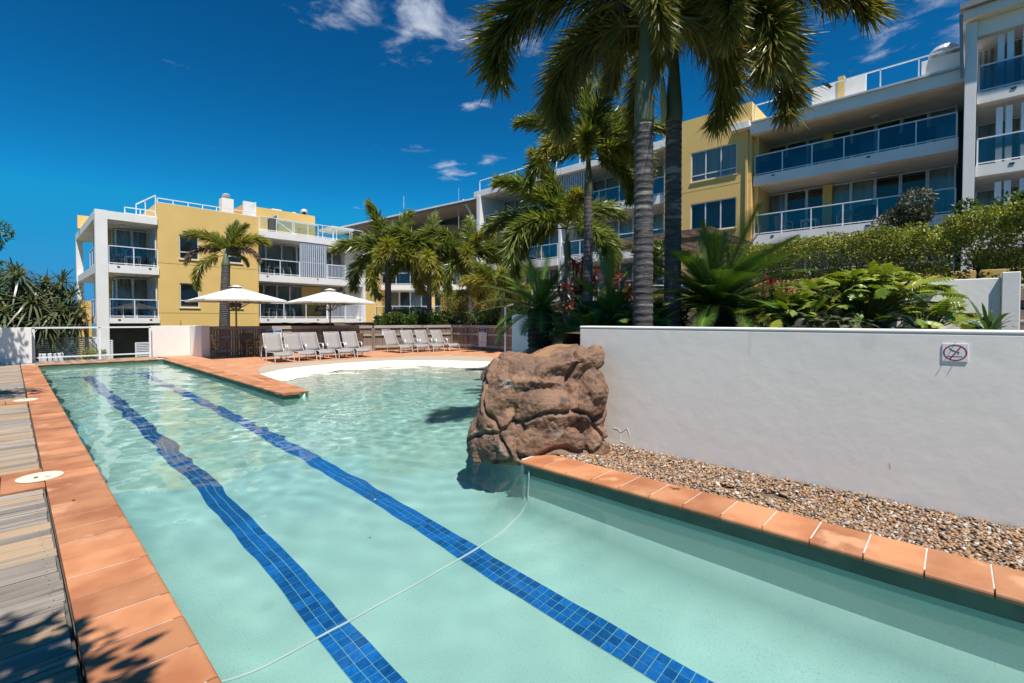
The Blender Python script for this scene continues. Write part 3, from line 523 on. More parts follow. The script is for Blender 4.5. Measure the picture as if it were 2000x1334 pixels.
# yellow stair block
yf=MB(); YA,YB=7.65,12.3; xf=25.85; W2=[(8.36,9.12,2.4,1.62),(8.36,6.36,2.4,1.58)]
for z0,z1 in ((1.0,8.6),(8.63,12.6)):
    yf.facade((xf,YB,z0),(0,-1,0),(0,0,1),YB-YA,z1-z0,[(YB-y-wd,z-z0,YB-y,z-z0+hh) for y,z,wd,hh in W2 if z0<z<z1],(.14,0,0))
yf.quad((xf+.02,YB,8.59),(xf+.02,YA,8.59),(xf+.02,YA,8.64),(xf+.02,YB,8.64))
yf.quad((38,YA,1),(38,YA,12.6),(xf,YA,12.6),(xf,YA,1)); yf.quad((xf,YB,1),(xf,YB,12.6),(38,YB,12.6),(38,YB,1)); yf.quad((xf,YB,12.6),(xf,YA,12.6),(38,YA,12.6),(38,YB,12.6)); yf.build('wall',yellow,rb)
for i,(y,z,wd,hh) in enumerate(W2): window(rb,(xf,y+wd,z),(0,-1,0),(-1,0,0),wd,hh,3,True,curtain if i==0 else None,.34 if i==0 else None)
S('inner_room',dark,((26.5,7.8,2),(37,12.2,12.4)))
S('ledge',white,((25.45,11.75,11.35),(26,12.29,11.75)),((25.4,7.66,11.2),(26,8.5,11.55)),bevel=.01); MB().bar((25.78,7.85,2),(25.78,7.85,11.2),.1,.1).build('downpipe',yellow,rb)
# southern half
S('core',dark,((29.2,-.2,2),(38,7.6,11.1))); S('roof_slab',white,((25.55,-.15,10.85),(38,7.64,11.35)),bevel=.02); S('gutter',alu,((25.42,-.1,11.36),(25.6,7.6,11.44))); S('soffit',soffit,((25.8,0,10.83),(29,7.55,10.848)))
bay(.02,7.6,8.85,1.98,6,'nncnnnnc',8,lights=(2.8,),gm=glass('dark_balcony_glass',(.50,.58,.63),.03)); bay(.02,7.6,5.85,2.45,6,'cnnccnnc',8,lights=(2.8,)); bay(.02,7.6,2.95,2.4,6,'c',8)
for zt,h in ((8.85,1.98),(5.85,2.45)): S('pier',yellow,((28.0,4.55,zt+.001),(28.45,4.95,zt+h-.002)))
S('side_wall',yellow,((26.2,7.42,3),(29,7.645,10.82)))
railing(rb,(25.75,7.5),(25.75,0),11.36,6,.95,None,'roof_railing')
S('roof_screen',white,((26.6,3.1,11.36),(26.8,5.2,12.7)),bevel=.01); S('roof_screen',yellow,((26.55,3.9,11.37),(26.85,4.15,12.85))); S('roof_box',white,((26.4,.0,11.36),(27.4,1.2,12.4)),bevel=.01); MB().lathe([(.3,12.4),(.3,12.5),(.5,12.55),(.52,12.65),(.35,12.85),(.05,12.95)],18,(26.7,.5,0)).build('roof_vent',alu,rb)
# tall end block
S('core',dark,((28.6,-9,2),(38,-.6,13.0))); S('column',white,((25.3,-.45,2),(25.9,-.12,12.9)),bevel=.01); S('roof_slab',white,((25.0,-9,12.95),(38,-.05,13.3)),bevel=.02); S('roof_edge',roofm,((24.8,-9,13.302),(38,.05,13.5))); S('header',white,((25.45,-9,12.35),(25.75,-.46,12.94)))
for zt,h in ((10.2,2.7),(7.45,2.3),(4.65,2.35)):
    bay(-8.5,-.47,zt,h,5,'cncc',6,xf=25.4,th=.42,dep=2.6,gm=glass('end_balcony_glass',(.58,.66,.69),.03))
    for y in (-1.1,-1.35,-1.75,-2.0):
        S('sliding_shutter',railm,((25.72,y-.09,zt+.003),(25.78,y+.09,zt+2.14)))
MB().bar((25.3,-.05,10.9),(25.05,.02,13.2),.1,.1).build('downpipe',roofm,rb)
# balcony furniture seen behind the glass
S2=lambda n,m,*bx: P_(n,m,*bx,par=None)
# ------------------------------------------------------------------ walls, fences, gate
gw=thing('garden_wall','long white rendered retaining wall beside the gravel strip, carrying the no-diving sign','wall',(5.24,0,0),world=True)
mb=MB(); n=60; ys=np.linspace(-3.2,3.6,n+1)
o=MB().box((5.13,-3.2,-.3),(5.34,3.6,1.44)).build('wall',wallw,gw,bevel=.012); o2=MB().box((5.127,-3.2,1.4402),(5.343,3.603,1.472)).build('wall_cap',white,gw,bevel=.012)
MB().tube([(5.128,3.086,.202),(5.128,3.021,.2),(5.128,2.985,.165),(5.128,2.894,.233),(5.128,2.859,.151),(5.128,2.914,.041),(5.128,2.99,.051),(5.128,3.0,.15)],.0018,5).build('plaster_crack',M('crack_filler',(.88,.87,.85),rough=.8),gw)
MB().add([(5.1275,.393,.325),(5.1275,.389,.325),(5.1275,.382,.285),(5.1275,.385,.278),(5.1275,.389,.30)],[(0,1,2,3,4)]).build('rust_mark',M('rust',(.45,.30,.20),rough=.8),gw)
def simple_wall(label,boxes,m=white,name='rendered_wall',b=.012):
    mb=MB(); 
    for a,c in boxes: mb.box(a,c)
    o=mb.build(name,m,bevel=b); tag(o,label,'wall'); return o
simple_wall('low white rendered wall with leafy shadow at the far end of the timber deck',[((-3.5,24.25,-.3),(.5,24.5,1.28))])
simple_wall('white rendered wall with a stubby return, between the pool gate and the parasols',[((4.02,24.7,-.3),(5.42,24.92,1.30)),((5.43,22.95,-.3),(5.74,24.92,1.302))])
simple_wall('short white pier where the paling fence ends beside the cycad',[((16.25,14.55,-.2),(17.2,14.85,1.32)),((16.0,14.86,-.2),(16.24,15.06,1.32))])
cw=MB(); k=14; a=[Vector((9.0+.32*math.sin(t*1.3),1.15-1.6*t,0)) for t in np.linspace(0,1,k)]
vs=[]; 
for p in a: vs+=[(p.x,p.y,1.2),(p.x,p.y,2.13),(p.x+.2,p.y,2.13),(p.x+.2,p.y,1.2)]
fs=[(i*4+j,i*4+(j+1)%4,(i+1)*4+(j+1)%4,(i+1)*4+j) for i in range(k-1) for j in range(4)]; cw.add(vs,[f[::-1] for f in fs]+[(0,1,2,3),((k-1)*4+3,(k-1)*4+2,(k-1)*4+1,(k-1)*4)])
tag(cw.build('garden_wall',white,bevel=.01),'curved white garden wall in partial shade behind the large-leaved philodendron','wall')
cp=MB().box((9.24,-.63,1.2),(9.6,-.452,2.2)).build('garden_pier',white,bevel=.01); tag(cp,'square white pier closing the curved garden wall','pier')
simple_wall('low sloping white wall behind the cycads',[((12.0,9.2,.4),(12.3,11.3,1.75)),((11.2,7.2,.8),(12.29,7.5,1.55))])
simple_wall('mustard rendered wall beneath the right-hand hedge',[((19.3,-7,1.2),(19.6,9,3.0)),],yellow); simple_wall('mustard rendered wall glimpsed behind the thin hedge near the palms',[((20.0,17.0,.3),(20.2,25.5,3.1))],yellow)
# paling fence
def fence(p0,p1,label,h=1.3,posts=5):
    p0=Vector((*p0,0));p1=Vector((*p1,0)); d=p1-p0; L_=d.length; ang=math.atan2(d.y,d.x); f=thing('paling_fence',label,'fence',p0,ang)
    pl=MB(); x=0
    while x<L_-.05:
        dz=random.uniform(-.02,.012); pl.box((x,.03+random.uniform(0,.008),-.05),(x+.092,.048,h-.03+dz)); x+=.098
    stuff(pl.build('paling',fwood,f))
    for z,hh in ((h-.16,.14),(h*.58,.09),(.14,.12)):
        nseg=max(1,round(L_/2.4))
        for i in range(nseg): MB().box((L_*i/nseg+.005,-.015,z),(L_*(i+1)/nseg-.005,.028,z+hh)).build('rail',fwood2,f)
    for i in range(posts+1): x=L_*i/posts; MB().box((x-.05,-.03,-.05),(x+.05,-.016,h-.17)).build('post',fwood,f)
    return f
fence((5.76,23.35),(12.45,21.35),'weathered paling fence behind the parasols and the five loungers')
fence((12.5,21.3),(16.8,20.45),'weathered paling fence behind the four loungers',posts=3); fence((16.85,20.4),(16.42,15.1),'weathered paling fence carrying the tall pool rules sign',posts=4)
# glazed gate frame at the pool end
gt=thing('pool_gate','white metal rail fence between two white walls at the far pool end','fence',(2.2,24.6,0),world=True)
MB().bar((.5,24.6,1.26),(4.02,24.6,1.26),.06,.06).bar((.5,24.6,.16),(4.02,24.6,.16),.04,.05).build('rail',railm,gt)
for x in (.55,2.38,3.98): MB().box((x-.035,24.57,-.05),(x+.035,24.63,1.26)).build('post',railm,gt)
def slat_panel(x0,x1,y,z0,z1,label,div=1,rz=None):
    t=thing('louvre_panel',label,'screen',(x0,y,z0),rz or 0); W_=x1-x0; H_=z1-z0
    fr=MB().box((0,0,0),(.05,.05,H_)).box((W_-.05,0,0),(W_,.05,H_)).box((.05,0,H_-.05),(W_-.05,.05,H_)).box((.05,0,0),(W_-.05,.05,.05))
    for i in range(1,div+1): fr.box((W_*i/(div+1)-.02,-.003,.05),(W_*i/(div+1)+.02,.053,H_-.05))
    fr.build('frame',railm,t); s=MB(); z=.08
    while z<H_-.08: s.box((.05,.01,z),(W_-.05,.018,z+.05)); z+=.085
    stuff(s.build('slat',railm,t)); return t
slat_panel(.72,2.55,27.2,-1.3,.82,'white slatted screen with an enclosed white box in front, beyond the pool gate'); slat_panel(4.25,6.05,30,-1.3,.42,'white slatted screen under the corner balcony'); slat_panel(2.85,3.6,31.2,-1.3,.55,'narrow white slatted screen beside the white column',0,R(-35))
bxo=thing('meter_box','plain white cabinet with a small handle beyond the pool gate','cabinet',(1.0,26.3,-1.3),world=True); MB().box((.72,26,-1.3),(1.42,26.6,.22)).build('body',signw,bxo,bevel=.015); MB().box((.85,25.985,-.42),(1.3,25.999,.08)).build('door',signw,bxo,bevel=.004); MB().box((1.0,25.97,-.14),(1.14,25.984,-.1)).build('handle',galv,bxo)
bt=thing('bottle','small amber bottle left standing on top of the white wall','bottle',(5.1,24.8,1.3)); MB().lathe([(.03,0),(.034,.01),(.034,.13),(.014,.17),(.012,.22)],12).build('body',M('amber_glass',(.35,.22,.05),rough=.15),bt,smooth=True); MB().lathe([(.014,.22),(.014,.24)],10).build('cap',blackm,bt)
# pergola by the yellow block
pg=thing('pergola','weathered timber pergola roof with open battens in front of the yellow stair block','pergola',(20.5,9.2,2.2),world=True)
for x,y in ((19,7.6),(19,11.2),(22.5,7.6),(22.5,11.2)): MB().box((x-.06,y-.06,1.9),(x+.06,y+.06,4.72)).build('post',pergw,pg)
for x in (19,22.5): MB().box((x-.04,6.9,4.72),(x+.04,11.9,4.92)).build('beam',pergw,pg)
for i in range(9): y=7.0+i*.6; MB().box((18.3,y-.03,4.921),(23.2,y+.03,5.07)).build('rafter',pergw,pg)
for i in range(26): x=18.35+i*.19; MB().box((x-.035,6.8,5.071),(x+.035,12.0,5.11)).build('batten',pergw,pg)
# garden railings on the terrace
for i,(a,b,n,z,lab) in enumerate((((12.6,2.6),(13.0,-1.5),3,1.5,'white handrail beside the red bromeliads and philodendrons'),((15.4,13.3),(18.5,10.6),3,1.9,'white stair handrail behind the small palms'),((17.5,9.5),(19.5,6.5),3,2.0,'white glass balustrade behind the purple cordylines'))):
    t=thing('handrail',lab,'railing',(*a,z),world=True); railing(t,a,b,z-.05,n,.75 if i==0 else 1.0,None if i!=2 else clrg)
# ------------------------------------------------------------------ furniture
arm=alu
def lounger(arms=True):
    e=thing('sun_lounger','', 'sun lounger'); W_=.32
    fr=MB(); 
    for s in (-1,1): fr.tube([(s*W_,.0,.29),(s*W_,.06,.345),(s*W_,.3,.36),(s*W_,1.12,.34),(s*W_,1.28,.55),(s*W_,1.46,.96),(s*W_,1.50,1.02),(s*W_*.93,1.53,1.03)],.016,6)
    fr.tube([(-W_,.01,.2),(W_,.01,.2)],.013,6).tube([(-W_,1.52,1.03),(W_,1.52,1.03)],.015,6); fr.build('frame',arm,e)
    for s in (-1,1):
        MB().tube([(s*W_,.0,.30),(s*W_,-.02,.22),(s*(W_+.015),-.07,0)],.017,6).build('leg',arm,e)
        if arms: MB().tube([(s*(W_+.03),.93,0),(s*(W_+.035),.95,.5),(s*(W_+.035),1.0,.57),(s*(W_+.035),1.08,.59),(s*(W_+.035),1.42,.56),(s*(W_+.035),1.5,.50),(s*(W_+.03),1.56,.3),(s*(W_+.03),1.6,0)],.021,6).build('armrest',arm,e)
        else: MB().tube([(s*W_,1.1,.34),(s*W_,1.1,0)],.017,6).build('leg',arm,e)
    def slingm(pts,name):
        mb=MB(); vs=[]
        for y,z in pts:
            for j in range(5): x=-W_+.02+(2*W_-.04)*j/4; vs.append((x,y,z-.02*(1-((j-2)/2)**2)))
        mb.add(vs,[(i*5+j,i*5+j+1,(i+1)*5+j+1,(i+1)*5+j) for i in range(len(pts)-1) for j in range(4)]); o=mb.build(name,sling,e,smooth=True); m=o.modifiers.new('s','SOLIDIFY'); m.thickness=.012
    slingm([(-.01,.25),(.03,.31),(.1,.345),(.4,.355),(.8,.345),(1.12,.335)],'seat'); slingm([(1.14,.35),(1.2,.45),(1.3,.62),(1.42,.88),(1.48,1.0),(1.525,1.035)],'backrest'); return e
L1=lounger(True); L2=lounger(False)
G1=[(6.83,17.86),(7.70,17.92),(8.52,18.0),(9.33,18.03),(10.1,17.98)]; G2=[(13.63,18.75),(14.39,18.53),(15.24,18.33)]
n1=['first lounger of the row of five, next to the brown dining chair','second lounger of the row of five under the parasols','middle lounger of the row of five under the parasols','fourth lounger of the row of five, beside the last one','last lounger of the row of five, towards the aggregate path']
for i,(x,y) in enumerate(G1):
    o=L1 if i==0 else copy_tree(L1); o.location=(x,y,0); o.rotation_euler=(0,0,random.uniform(-.09,.09)); tag(o,'taupe sling '+n1[i],'sun lounger','five sun loungers by the parasols')
for i,(x,y) in enumerate(G2):
    o=copy_tree(L1); o.location=(x,y,0); o.rotation_euler=(0,0,random.uniform(-.05,.03)); tag(o,'taupe sling lounger with arms, '+['next to the armless lounger','second from the fence corner','closest to the fence corner and the rules sign'][i],'sun lounger','four sun loungers by the fence corner')
L2.location=(12.71,18.78,0); tag(L2,'taupe sling lounger without arms, beside the small wall notice','sun lounger','four sun loungers by the fence corner')
def parasol(label,loc):
    e=thing('parasol',label,'parasol',loc,0,'square cream parasols'); a=1.48; ze=2.36; zt=2.93
    mb=MB(); ring=[(-a,-a),(0,-a),(a,-a),(a,0),(a,a),(0,a),(-a,a),(-a,0)]
    vs=[(0,0,zt)]; 
    for f in (.33,.66,1): vs+=[(x*f*(1 if i%2==0 else .985),y*f*(1 if i%2==0 else .985),zt+(ze-zt)*f-.05*math.sin(f*PI)*(.6 if i%2 else 0)+(0.0 if i%2==0 else .02*f)) for i,(x,y) in enumerate(ring)]
    fs=[(0,1+i,1+(i+1)%8) for i in range(8)]+[(1+k*8+i,9+k*8+i,9+k*8+(i+1)%8,1+k*8+(i+1)%8) for k in (0,1) for i in range(8)]
    n0=len(vs); vs+=[(x,y,z-.07) for x,y,z in vs[17:25]]; fs+=[(17+i,n0+i,n0+(i+1)%8,17+(i+1)%8) for i in range(8)]
    mb.add(vs,fs); c=mb.build('canopy',canopy,e); m=c.modifiers.new('s','SOLIDIFY'); m.thickness=.006
    MB().add([(0,0,zt+.09),(-.22,-.22,zt+.0),(.22,-.22,zt),(.22,.22,zt),(-.22,.22,zt)],[(0,1,2),(0,2,3),(0,3,4),(0,4,1),(4,3,2,1)]).build('vent_cap',canopy,c)
    MB().tube([(0,0,.04),(0,0,2.9)],.034,12).build('mast',mast,e); MB().lathe([(.3,0),(.3,.035),(.06,.04),(.055,.12)],20).build('base',mast,e); MB().lathe([(.05,1.92),(.07,1.95),(.07,2.03),(.05,2.06)],10).build('hub',mast,e)
    for i,(x,y) in enumerate(ring):
        r=MB().bar((x*.03,y*.03,zt-.06),(x*.99,y*.99,ze-.035+(.0 if i%2==0 else .02)),.022,.03).build('rib',mast,e); MB().bar((x*.05,y*.05,1.99),(x*.52,y*.52,zt-.06+(ze-zt)*.52),.02,.026).build('strut',mast,r)
    return e
parasol('square cream parasol shading the dining set next to the white wall',(6.45,21.9,0)); parasol('square cream parasol over the five loungers, in front of the balusters',(10.15,21.15,0))
def chair(fm,sm):
    e=thing('dining_chair','','chair'); w_=.26
    for s in (-1,1):
        MB().tube([(s*w_,-.24,0),(s*w_,-.25,.3),(s*w_,-.22,.62),(s*w_,-.16,.655),(s*w_,.2,.65)],.016,6).build('arm_frame',fm,e); MB().tube([(s*w_,.33,0),(s*w_,.24,.42),(s*w_,.36,.95)],.016,6).build('leg',fm,e)
    MB().bar((-w_,-.24,.41),(w_,-.24,.41),.03,.02).bar((-w_,.24,.41),(w_,.24,.41),.03,.02).bar((-w_,.36,.94),(w_,.36,.94),.03,.025).build('crossbar',fm,e)
    MB().box((-w_+.015,-.24,.42),(w_-.015,.24,.435)).build('seat',sm,e); MB().add([(-w_+.015,.25,.5),(w_-.015,.25,.5),(w_-.015,.36,.93),(-w_+.015,.36,.93),(-w_+.015,.265,.5),(w_-.015,.265,.5),(w_-.015,.375,.93),(-w_+.015,.375,.93)],[(0,1,2,3),(7,6,5,4),(0,4,5,1),(1,5,6,2),(2,6,7,3),(3,7,4,0)]).build('backrest',sm,e); return e
CH=chair(mast,sling2); first=[CH]
def put_chair(x,y,z,rz,label,group,proto=None):
    if proto is None: o=first.pop() if first else copy_tree(CH)
    else: o=copy_tree(proto)
    o.location=(x,y,z); o.rotation_euler=(0,0,rz); tag(o,label,'chair',group); return o
put_chair(5.95,22.05,0,R(88),'brown sling dining chair between the parasol mast and the white wall','dining chairs'); put_chair(7.25,21.15,0,R(183),'brown sling dining chair with its back to the pool, next to the first lounger','dining chairs')
put_chair(7.1,22.55,0,R(-5),'brown sling dining chair behind the dining table, against the fence','dining chairs'); put_chair(9.55,20.55,0,R(100),'brown sling chair half hidden behind the middle loungers','dining chairs'); put_chair(10.95,20.35,0,R(172),'brown sling chair behind the last of the five loungers','dining chairs')
def table(loc,label,w_=.42):
    t=thing('dining_table',label,'table',loc); MB().box((-w_,-w_,.70),(w_,w_,.73)).build('table_top',mast,t,bevel=.006); MB().box((-w_+.03,-w_+.03,.64),(w_-.03,w_-.03,.699)).build('apron',mast,t)
    for a in (-1,1):
        for b in (-1,1): MB().box((a*(w_-.06)-.025,b*(w_-.06)-.025,0),(a*(w_-.06)+.025,b*(w_-.06)+.025,.639)).build('leg',mast,t)
table((7.1,21.95,0),'dark square dining table under the parasol beside the white wall'); table((10.75,21.05,0),'dark square dining table behind the five loungers',.36)
# balcony furniture
chw=chair(railm,sling); chw.location=(12.2,34.6,4.601); chw.rotation_euler=(0,0,R(-60)); tag(chw,'pale sling chair on the upper balcony left of the louvre screen','chair','balcony chairs')
def bt_(x,y,z,label,mt=railm,w_=.35,h=.6):
    t=thing('balcony_table',label,'table',(x,y,z)); MB().box((-w_,-w_,h),(w_,w_,h+.03)).build('table_top',mt,t)
    for a in (-1,1):
        for b in (-1,1): MB().box((a*(w_-.04)-.02,b*(w_-.04)-.02,0),(a*(w_-.04)+.02,b*(w_-.04)+.02,h)).build('leg',mt,t)
for x,y,z,rz,l in ((13.5,34.6,4.601,60,'pale sling chair on the upper balcony, against the louvre screen'),(12.2,34.6,1.681,-60,'pale sling chair on the lower balcony above the parasol tops'),(13.7,34.6,1.681,60,'pale sling chair on the lower balcony beside the yellow panel'),(4.2,34.8,4.601,-80,'pale chair on the upper corner balcony'),(27.2,22.9,5.851,70,'pale chair on the middle balcony behind the slim palm trunk'),(27.0,6.4,5.851,60,'dark-looking chair at the near end of the middle right balcony'),(27.1,3.9,5.851,-90,'dark-looking chair beside the covered barbecue')):
    put_chair(x,y,z,R(rz),l,'balcony chairs',chw)
for x,y,z,l in ((12.85,34.7,4.601,'small pale table between two chairs on the upper balcony'),(12.95,34.7,1.681,'small pale table between two chairs on the lower balcony'),(4.9,34.9,4.601,'small table on the upper corner balcony'),(4.7,34.9,1.681,'small table on the lower corner balcony'),(27.1,5.3,5.851,'small table on the middle right balcony')): bt_(x,y,z,l)
def bbq(x,y,z,rz,label):
    t=thing('barbecue',label,'barbecue',(x,y,z),rz); MB().lathe([(.03,.0),(.03,.5)],8).box((-.25,-.2,0),(.25,.2,.03)).build('stand',blackm,t); o=MB().add([(-.5,-.28,.5),(.5,-.28,.5),(.5,.28,.5),(-.5,.28,.5),(-.52,-.3,.68),(.52,-.3,.68),(.52,.3,.68),(-.52,.3,.68),(-.3,-.2,.92),(.3,-.2,.92),(.3,.2,.92),(-.3,.2,.92)],[(3,2,1,0),(0,1,5,4),(1,2,6,5),(2,3,7,6),(3,0,4,7),(4,5,9,8),(5,6,10,9),(6,7,11,10),(7,4,8,11),(8,9,10,11)]).build('cover',M('barbecue_cover',(.03,.04,.055),rough=.7),t,bevel=.04)
bbq(26.9,3.0,5.851,R(90),'covered barbecue on the middle right balcony by the yellow pier'); bbq(16.0,34.5,1.681,0,'covered barbecue on the lower balcony beside the balusters')
for x,y,l in ((26.8,4.2,'red timber bench on the top right balcony, near the middle'),(26.8,1.6,'red timber bench on the top right balcony, towards the end block')):
    t=thing('balcony_bench',l,'bench',(x,y,8.851),R(90)); MB().box((-.9,-.25,.42),(.9,.25,.48)).build('seat',redcover,t); MB().box((-.9,.2,.481),(.9,.26,.8)).build('backrest',redcover,t)
    for a in (-1,1): MB().box((a*.85-.04,-.22,0),(a*.85+.04,.22,.419)).build('leg',redcover,t)
t=thing('balcony_sofa','blue covered sofa behind the first glass panes of the top right balcony','sofa',(26.9,6.7,8.851),R(90)); MB().box((-.7,-.35,0),(.7,.35,.42)).build('base',blue,t,bevel=.04); MB().box((-.7,.2,.421),(.7,.4,.8)).build('backrest',blue,t,bevel=.04)
# ------------------------------------------------------------------ signs and small things
def text(body,size,m,par,loc,rot,align='CENTER',name='lettering',ext=.0006):
    c=bpy.data.curves.new(name,'FONT'); c.body=body; c.size=size; c.align_x=align; c.align_y='CENTER'; c.extrude=ext; c.materials.append(m); t_=bpy.data.objects.new('t',c); COL.objects.link(t_); dg=bpy.context.evaluated_depsgraph_get(); me=bpy.data.meshes.new_from_object(t_.evaluated_get(dg)); bpy.data.objects.remove(t_); o=link(name,me,par); o.location=loc; o.rotation_euler=rot; return o
# no-diving sign on the long white wall (local x along the wall towards -Y, local -y out of the wall)
nd=thing('no_diving_sign','small white no-diving sign with a red barred circle hung on the long wall','sign',(5.128,-.003,1.29),R(-90))
MB().box((-.075,-.0055,-.068),(.075,.001,.072)).build('plate',signw,nd,bevel=.001)
def ringm(r0,r1,sx,y,n=40):
    mb=MB(); vs=[]
    for r in (r0,r1): vs+=[(r*sx*math.cos(2*PI*i/n),y,r*math.sin(2*PI*i/n)) for i in range(n)]
    mb.add(vs,[(i,n+i,n+(i+1)%n,(i+1)%n)[::-1] for i in range(n)]); return mb
ringm(.055,.064,1.1,-.0062).build('red_ring',signr,nd)
q=[Vector((-.035,-.0066,-.05)),Vector((-.025,-.0066,-.05)),Vector((.037,-.0066,.046)),Vector((.027,-.0066,.046))]; MB().quad(*q).build('red_bar',signr,nd)
fig=MB(); 
for a,b,w_ in (((-.034,.038),(-.022,.02),.006),((-.022,.02),(-.004,.013),.008),((-.004,.013),(.012,.006),.006),((.012,.006),(.02,-.016),.004)):
    d=Vector((b[0]-a[0],0,b[1]-a[1])).normalized(); n_=Vector((-d.z,0,d.x))*w_/2; A=Vector((a[0],-.0064,a[1]));B_=Vector((b[0],-.0064,b[1])); fig.quad(A-n_,B_-n_,B_+n_,A+n_)
fig.quad(*[Vector((.021+.005*math.cos(t),-.00645,.004+.005*math.sin(t))) for t in np.linspace(0,2*PI,10,endpoint=False)])
for i in range(10): x=-.042+i*.0085; fig.quad((x,-.0064,-.034+.003*(i%2)),(x+.0085,-.0064,-.034+.003*((i+1)%2)),(x+.0085,-.0064,-.029+.003*((i+1)%2)),(x,-.0064,-.029+.003*(i%2)))
fig.build('diver_figure',inkm,nd); MB().tube([(0,0,.078),(-.0,-.05,.082)],.0025,6).build('nail',galv,nd); MB().tube([(0,0,-.07),(0,-.02,-.071)],.0025,6).build('nail',galv,nd)
def board(label,loc,rz,w_,h_,header,hm,head,body,hh,cat='sign'):
    t=thing('notice_board',label,cat,loc,rz); MB().box((-w_/2,0,-h_/2),(w_/2,.008,h_/2)).build('plate',signw,t)
    MB().quad((-w_/2+.02,-.002,h_/2-hh),(w_/2-.02,-.002,h_/2-hh),(w_/2-.02,-.002,h_/2-.02),(-w_/2+.02,-.002,h_/2-.02)).build('header_band',hm,t)
    for i,(s,sz) in enumerate(head): text(s,sz,signw,t,(0,-.004,h_/2-.02-(hh-.02)*(i+.5)/len(head)),(R(90),0,0))
    z=h_/2-hh-.05
    for ln,wd,mm,th in body: MB().quad((-wd/2,-.002,z-th/2),(wd/2,-.002,z-th/2),(wd/2,-.002,z+th/2),(-wd/2,-.002,z+th/2)).build('text_line',mm,t); z-=ln
a3=math.atan2(15.1-20.4,16.42-16.85)
board('tall white notice with navy header reading pool and spa rules, on the fence','' or (16.6,17.7,.68),a3,.64,1.02,None,signn,[('POOL & SPA',.075),('RULES',.11)],[(.075,.5,inkg,.012),(.075,.42,inkg,.012),(.09,.2,inkg,.015),(.09,.28,inkg,.015),(.1,.26,inkg,.015),(.06,.5,signr,.012),(.06,.44,signr,.012)],.27)
b1=math.atan2(20.45-21.3,16.8-12.5)
board('small white notice with a dark blue header beside the armless lounger','' or (13.1,21.16,.93),b1,.43,.32,None,signn,[('CPR',.05)],[(.06,.3,inkg,.01),(.06,.12,inkg,.01),(.05,.2,inkg,.01)],.075)
b2=math.atan2(21.35-23.35,12.45-5.76)
board('white pool notice with a bright blue header behind the first lounger','' or (8.2,22.58,.90),b2,.62,.44,None,signb,[('POOL & SPA SAFETY',.05),('TIPS',.05)],[(.06,.5,inkg,.01),(.06,.4,inkg,.01),(.06,.45,inkg,.01)],.13)
po=thing('shower_pole','slim galvanised steel pole standing at the edge of the aggregate path','pole',(13.29,12.87,0)); MB().tube([(0,0,.01),(0,0,2.05)],.037,12).build('shaft',galv,po); MB().lathe([(.09,0),(.09,.012)],14).build('base_plate',galv,po); MB().tube([(0,0,2.051),(0,0,2.06),(.25,-.22,2.17)],.03,8).build('arm',galv,po)
for i,(y,l) in enumerate(((6.54,'round cream skimmer lid set in the deck closer to the boulder end'),(13.05,'round cream skimmer lid set further along the deck'))):
    t=thing('skimmer_lid',l,'lid',(.17,y,0)); MB().lathe([(.165,-.002),(.172,.002),(.172,.009),(.166,.013),(.03,.0135)],32).build('disc',lidm,t); MB().box((-.045,-.06,.0136),(-.015,.0,.0148)).box((.03,-.075,.0136),(.075,-.06,.0148)).build('finger_hole',brownm,t)
def leaflet(loc,sz,rz,m,label,tilt=.3):
    n=9; mb=MB(); L=[(sz*(-1+2*i/n),sz*.38*math.sin(PI*i/n)) for i in range(n+1)]; vs=[(x,yy,.002+.25*sz*(x/sz)**2*tilt) for x,yy in L]+[(x,-yy,.002+.25*sz*(x/sz)**2*tilt) for x,yy in L]; mb.add(vs,[(i,n+1+i,n+2+i,i+1)[::-1] for i in range(n)]); o=mb.build('fallen_leaf',m); o.location=loc; o.rotation_euler=(0,0,rz); o.modifiers.new('s','SOLIDIFY').thickness=.0015; tag(o,label,'leaf','fallen leaves'); return o
drym=M('dry_leaf',(.34,.15,.05),(.25,.10,.03),rough=.8,scale=30); grm=M('green_leaf',(.30,.36,.04),rough=.5); yem=M('yellow_leaf',(.62,.42,.05),rough=.5)
leaflet((.345,5.5,.002),.03,1.2,drym,'curled dry brown leaf on the terracotta coping',1.6); leaflet((1.64,1.27,WZ+.004),.02,1.0,grm,'green leaf floating on the open water near the second lane line'); leaflet((2.31,3.94,WZ+.004),.02,.4,yem,'yellow leaf floating over the lane line near the boulder')
t=thing('butterfly','dark blue and black butterfly flying in front of the roof railing','butterfly',(3.6,.6,3.03),R(30)); t.scale=(1.4,)*3; bfm=M('butterfly_wing',(.008,.008,.01),(.02,.16,.2),rough=.5,scale=60,lo=.5,hi=.6)
MB().tube([(-.016,0,0),(0,0,.002),(.014,0,0)],[.001,.0028,.0018],6).build('body',blackm,t)
for s in (-1,1): MB().add([(.008,s*.002,0),(.018,s*.028,.026),(.004,s*.034,.03),(-.004,s*.02,.016),(-.002,s*.002,0)],[(0,1,2,3,4)]).add([(-.001,s*.002,0),(-.006,s*.022,.014),(-.024,s*.024,.012),(-.022,s*.01,.003),(-.008,s*.002,0)],[(0,1,2,3,4)]).build('wing',bfm,t)
t=thing('bird','tiny dark bird gliding beside the large cloud','bird',(27.4,30.13,27.54),R(20)); MB().tube([(-.22,0,0),(-.1,0,.01),(.1,0,.01),(.2,0,0)],[.02,.06,.07,.02],8).build('body',brownm,t)
for s in (-1,1): MB().add([(.08,s*.03,.02),(.02,s*.3,.12),(-.05,s*.5,.08),(-.06,s*.3,.1),(-.08,s*.03,.02)],[(0,1,2,3,4)]).build('wing',brownm,t)
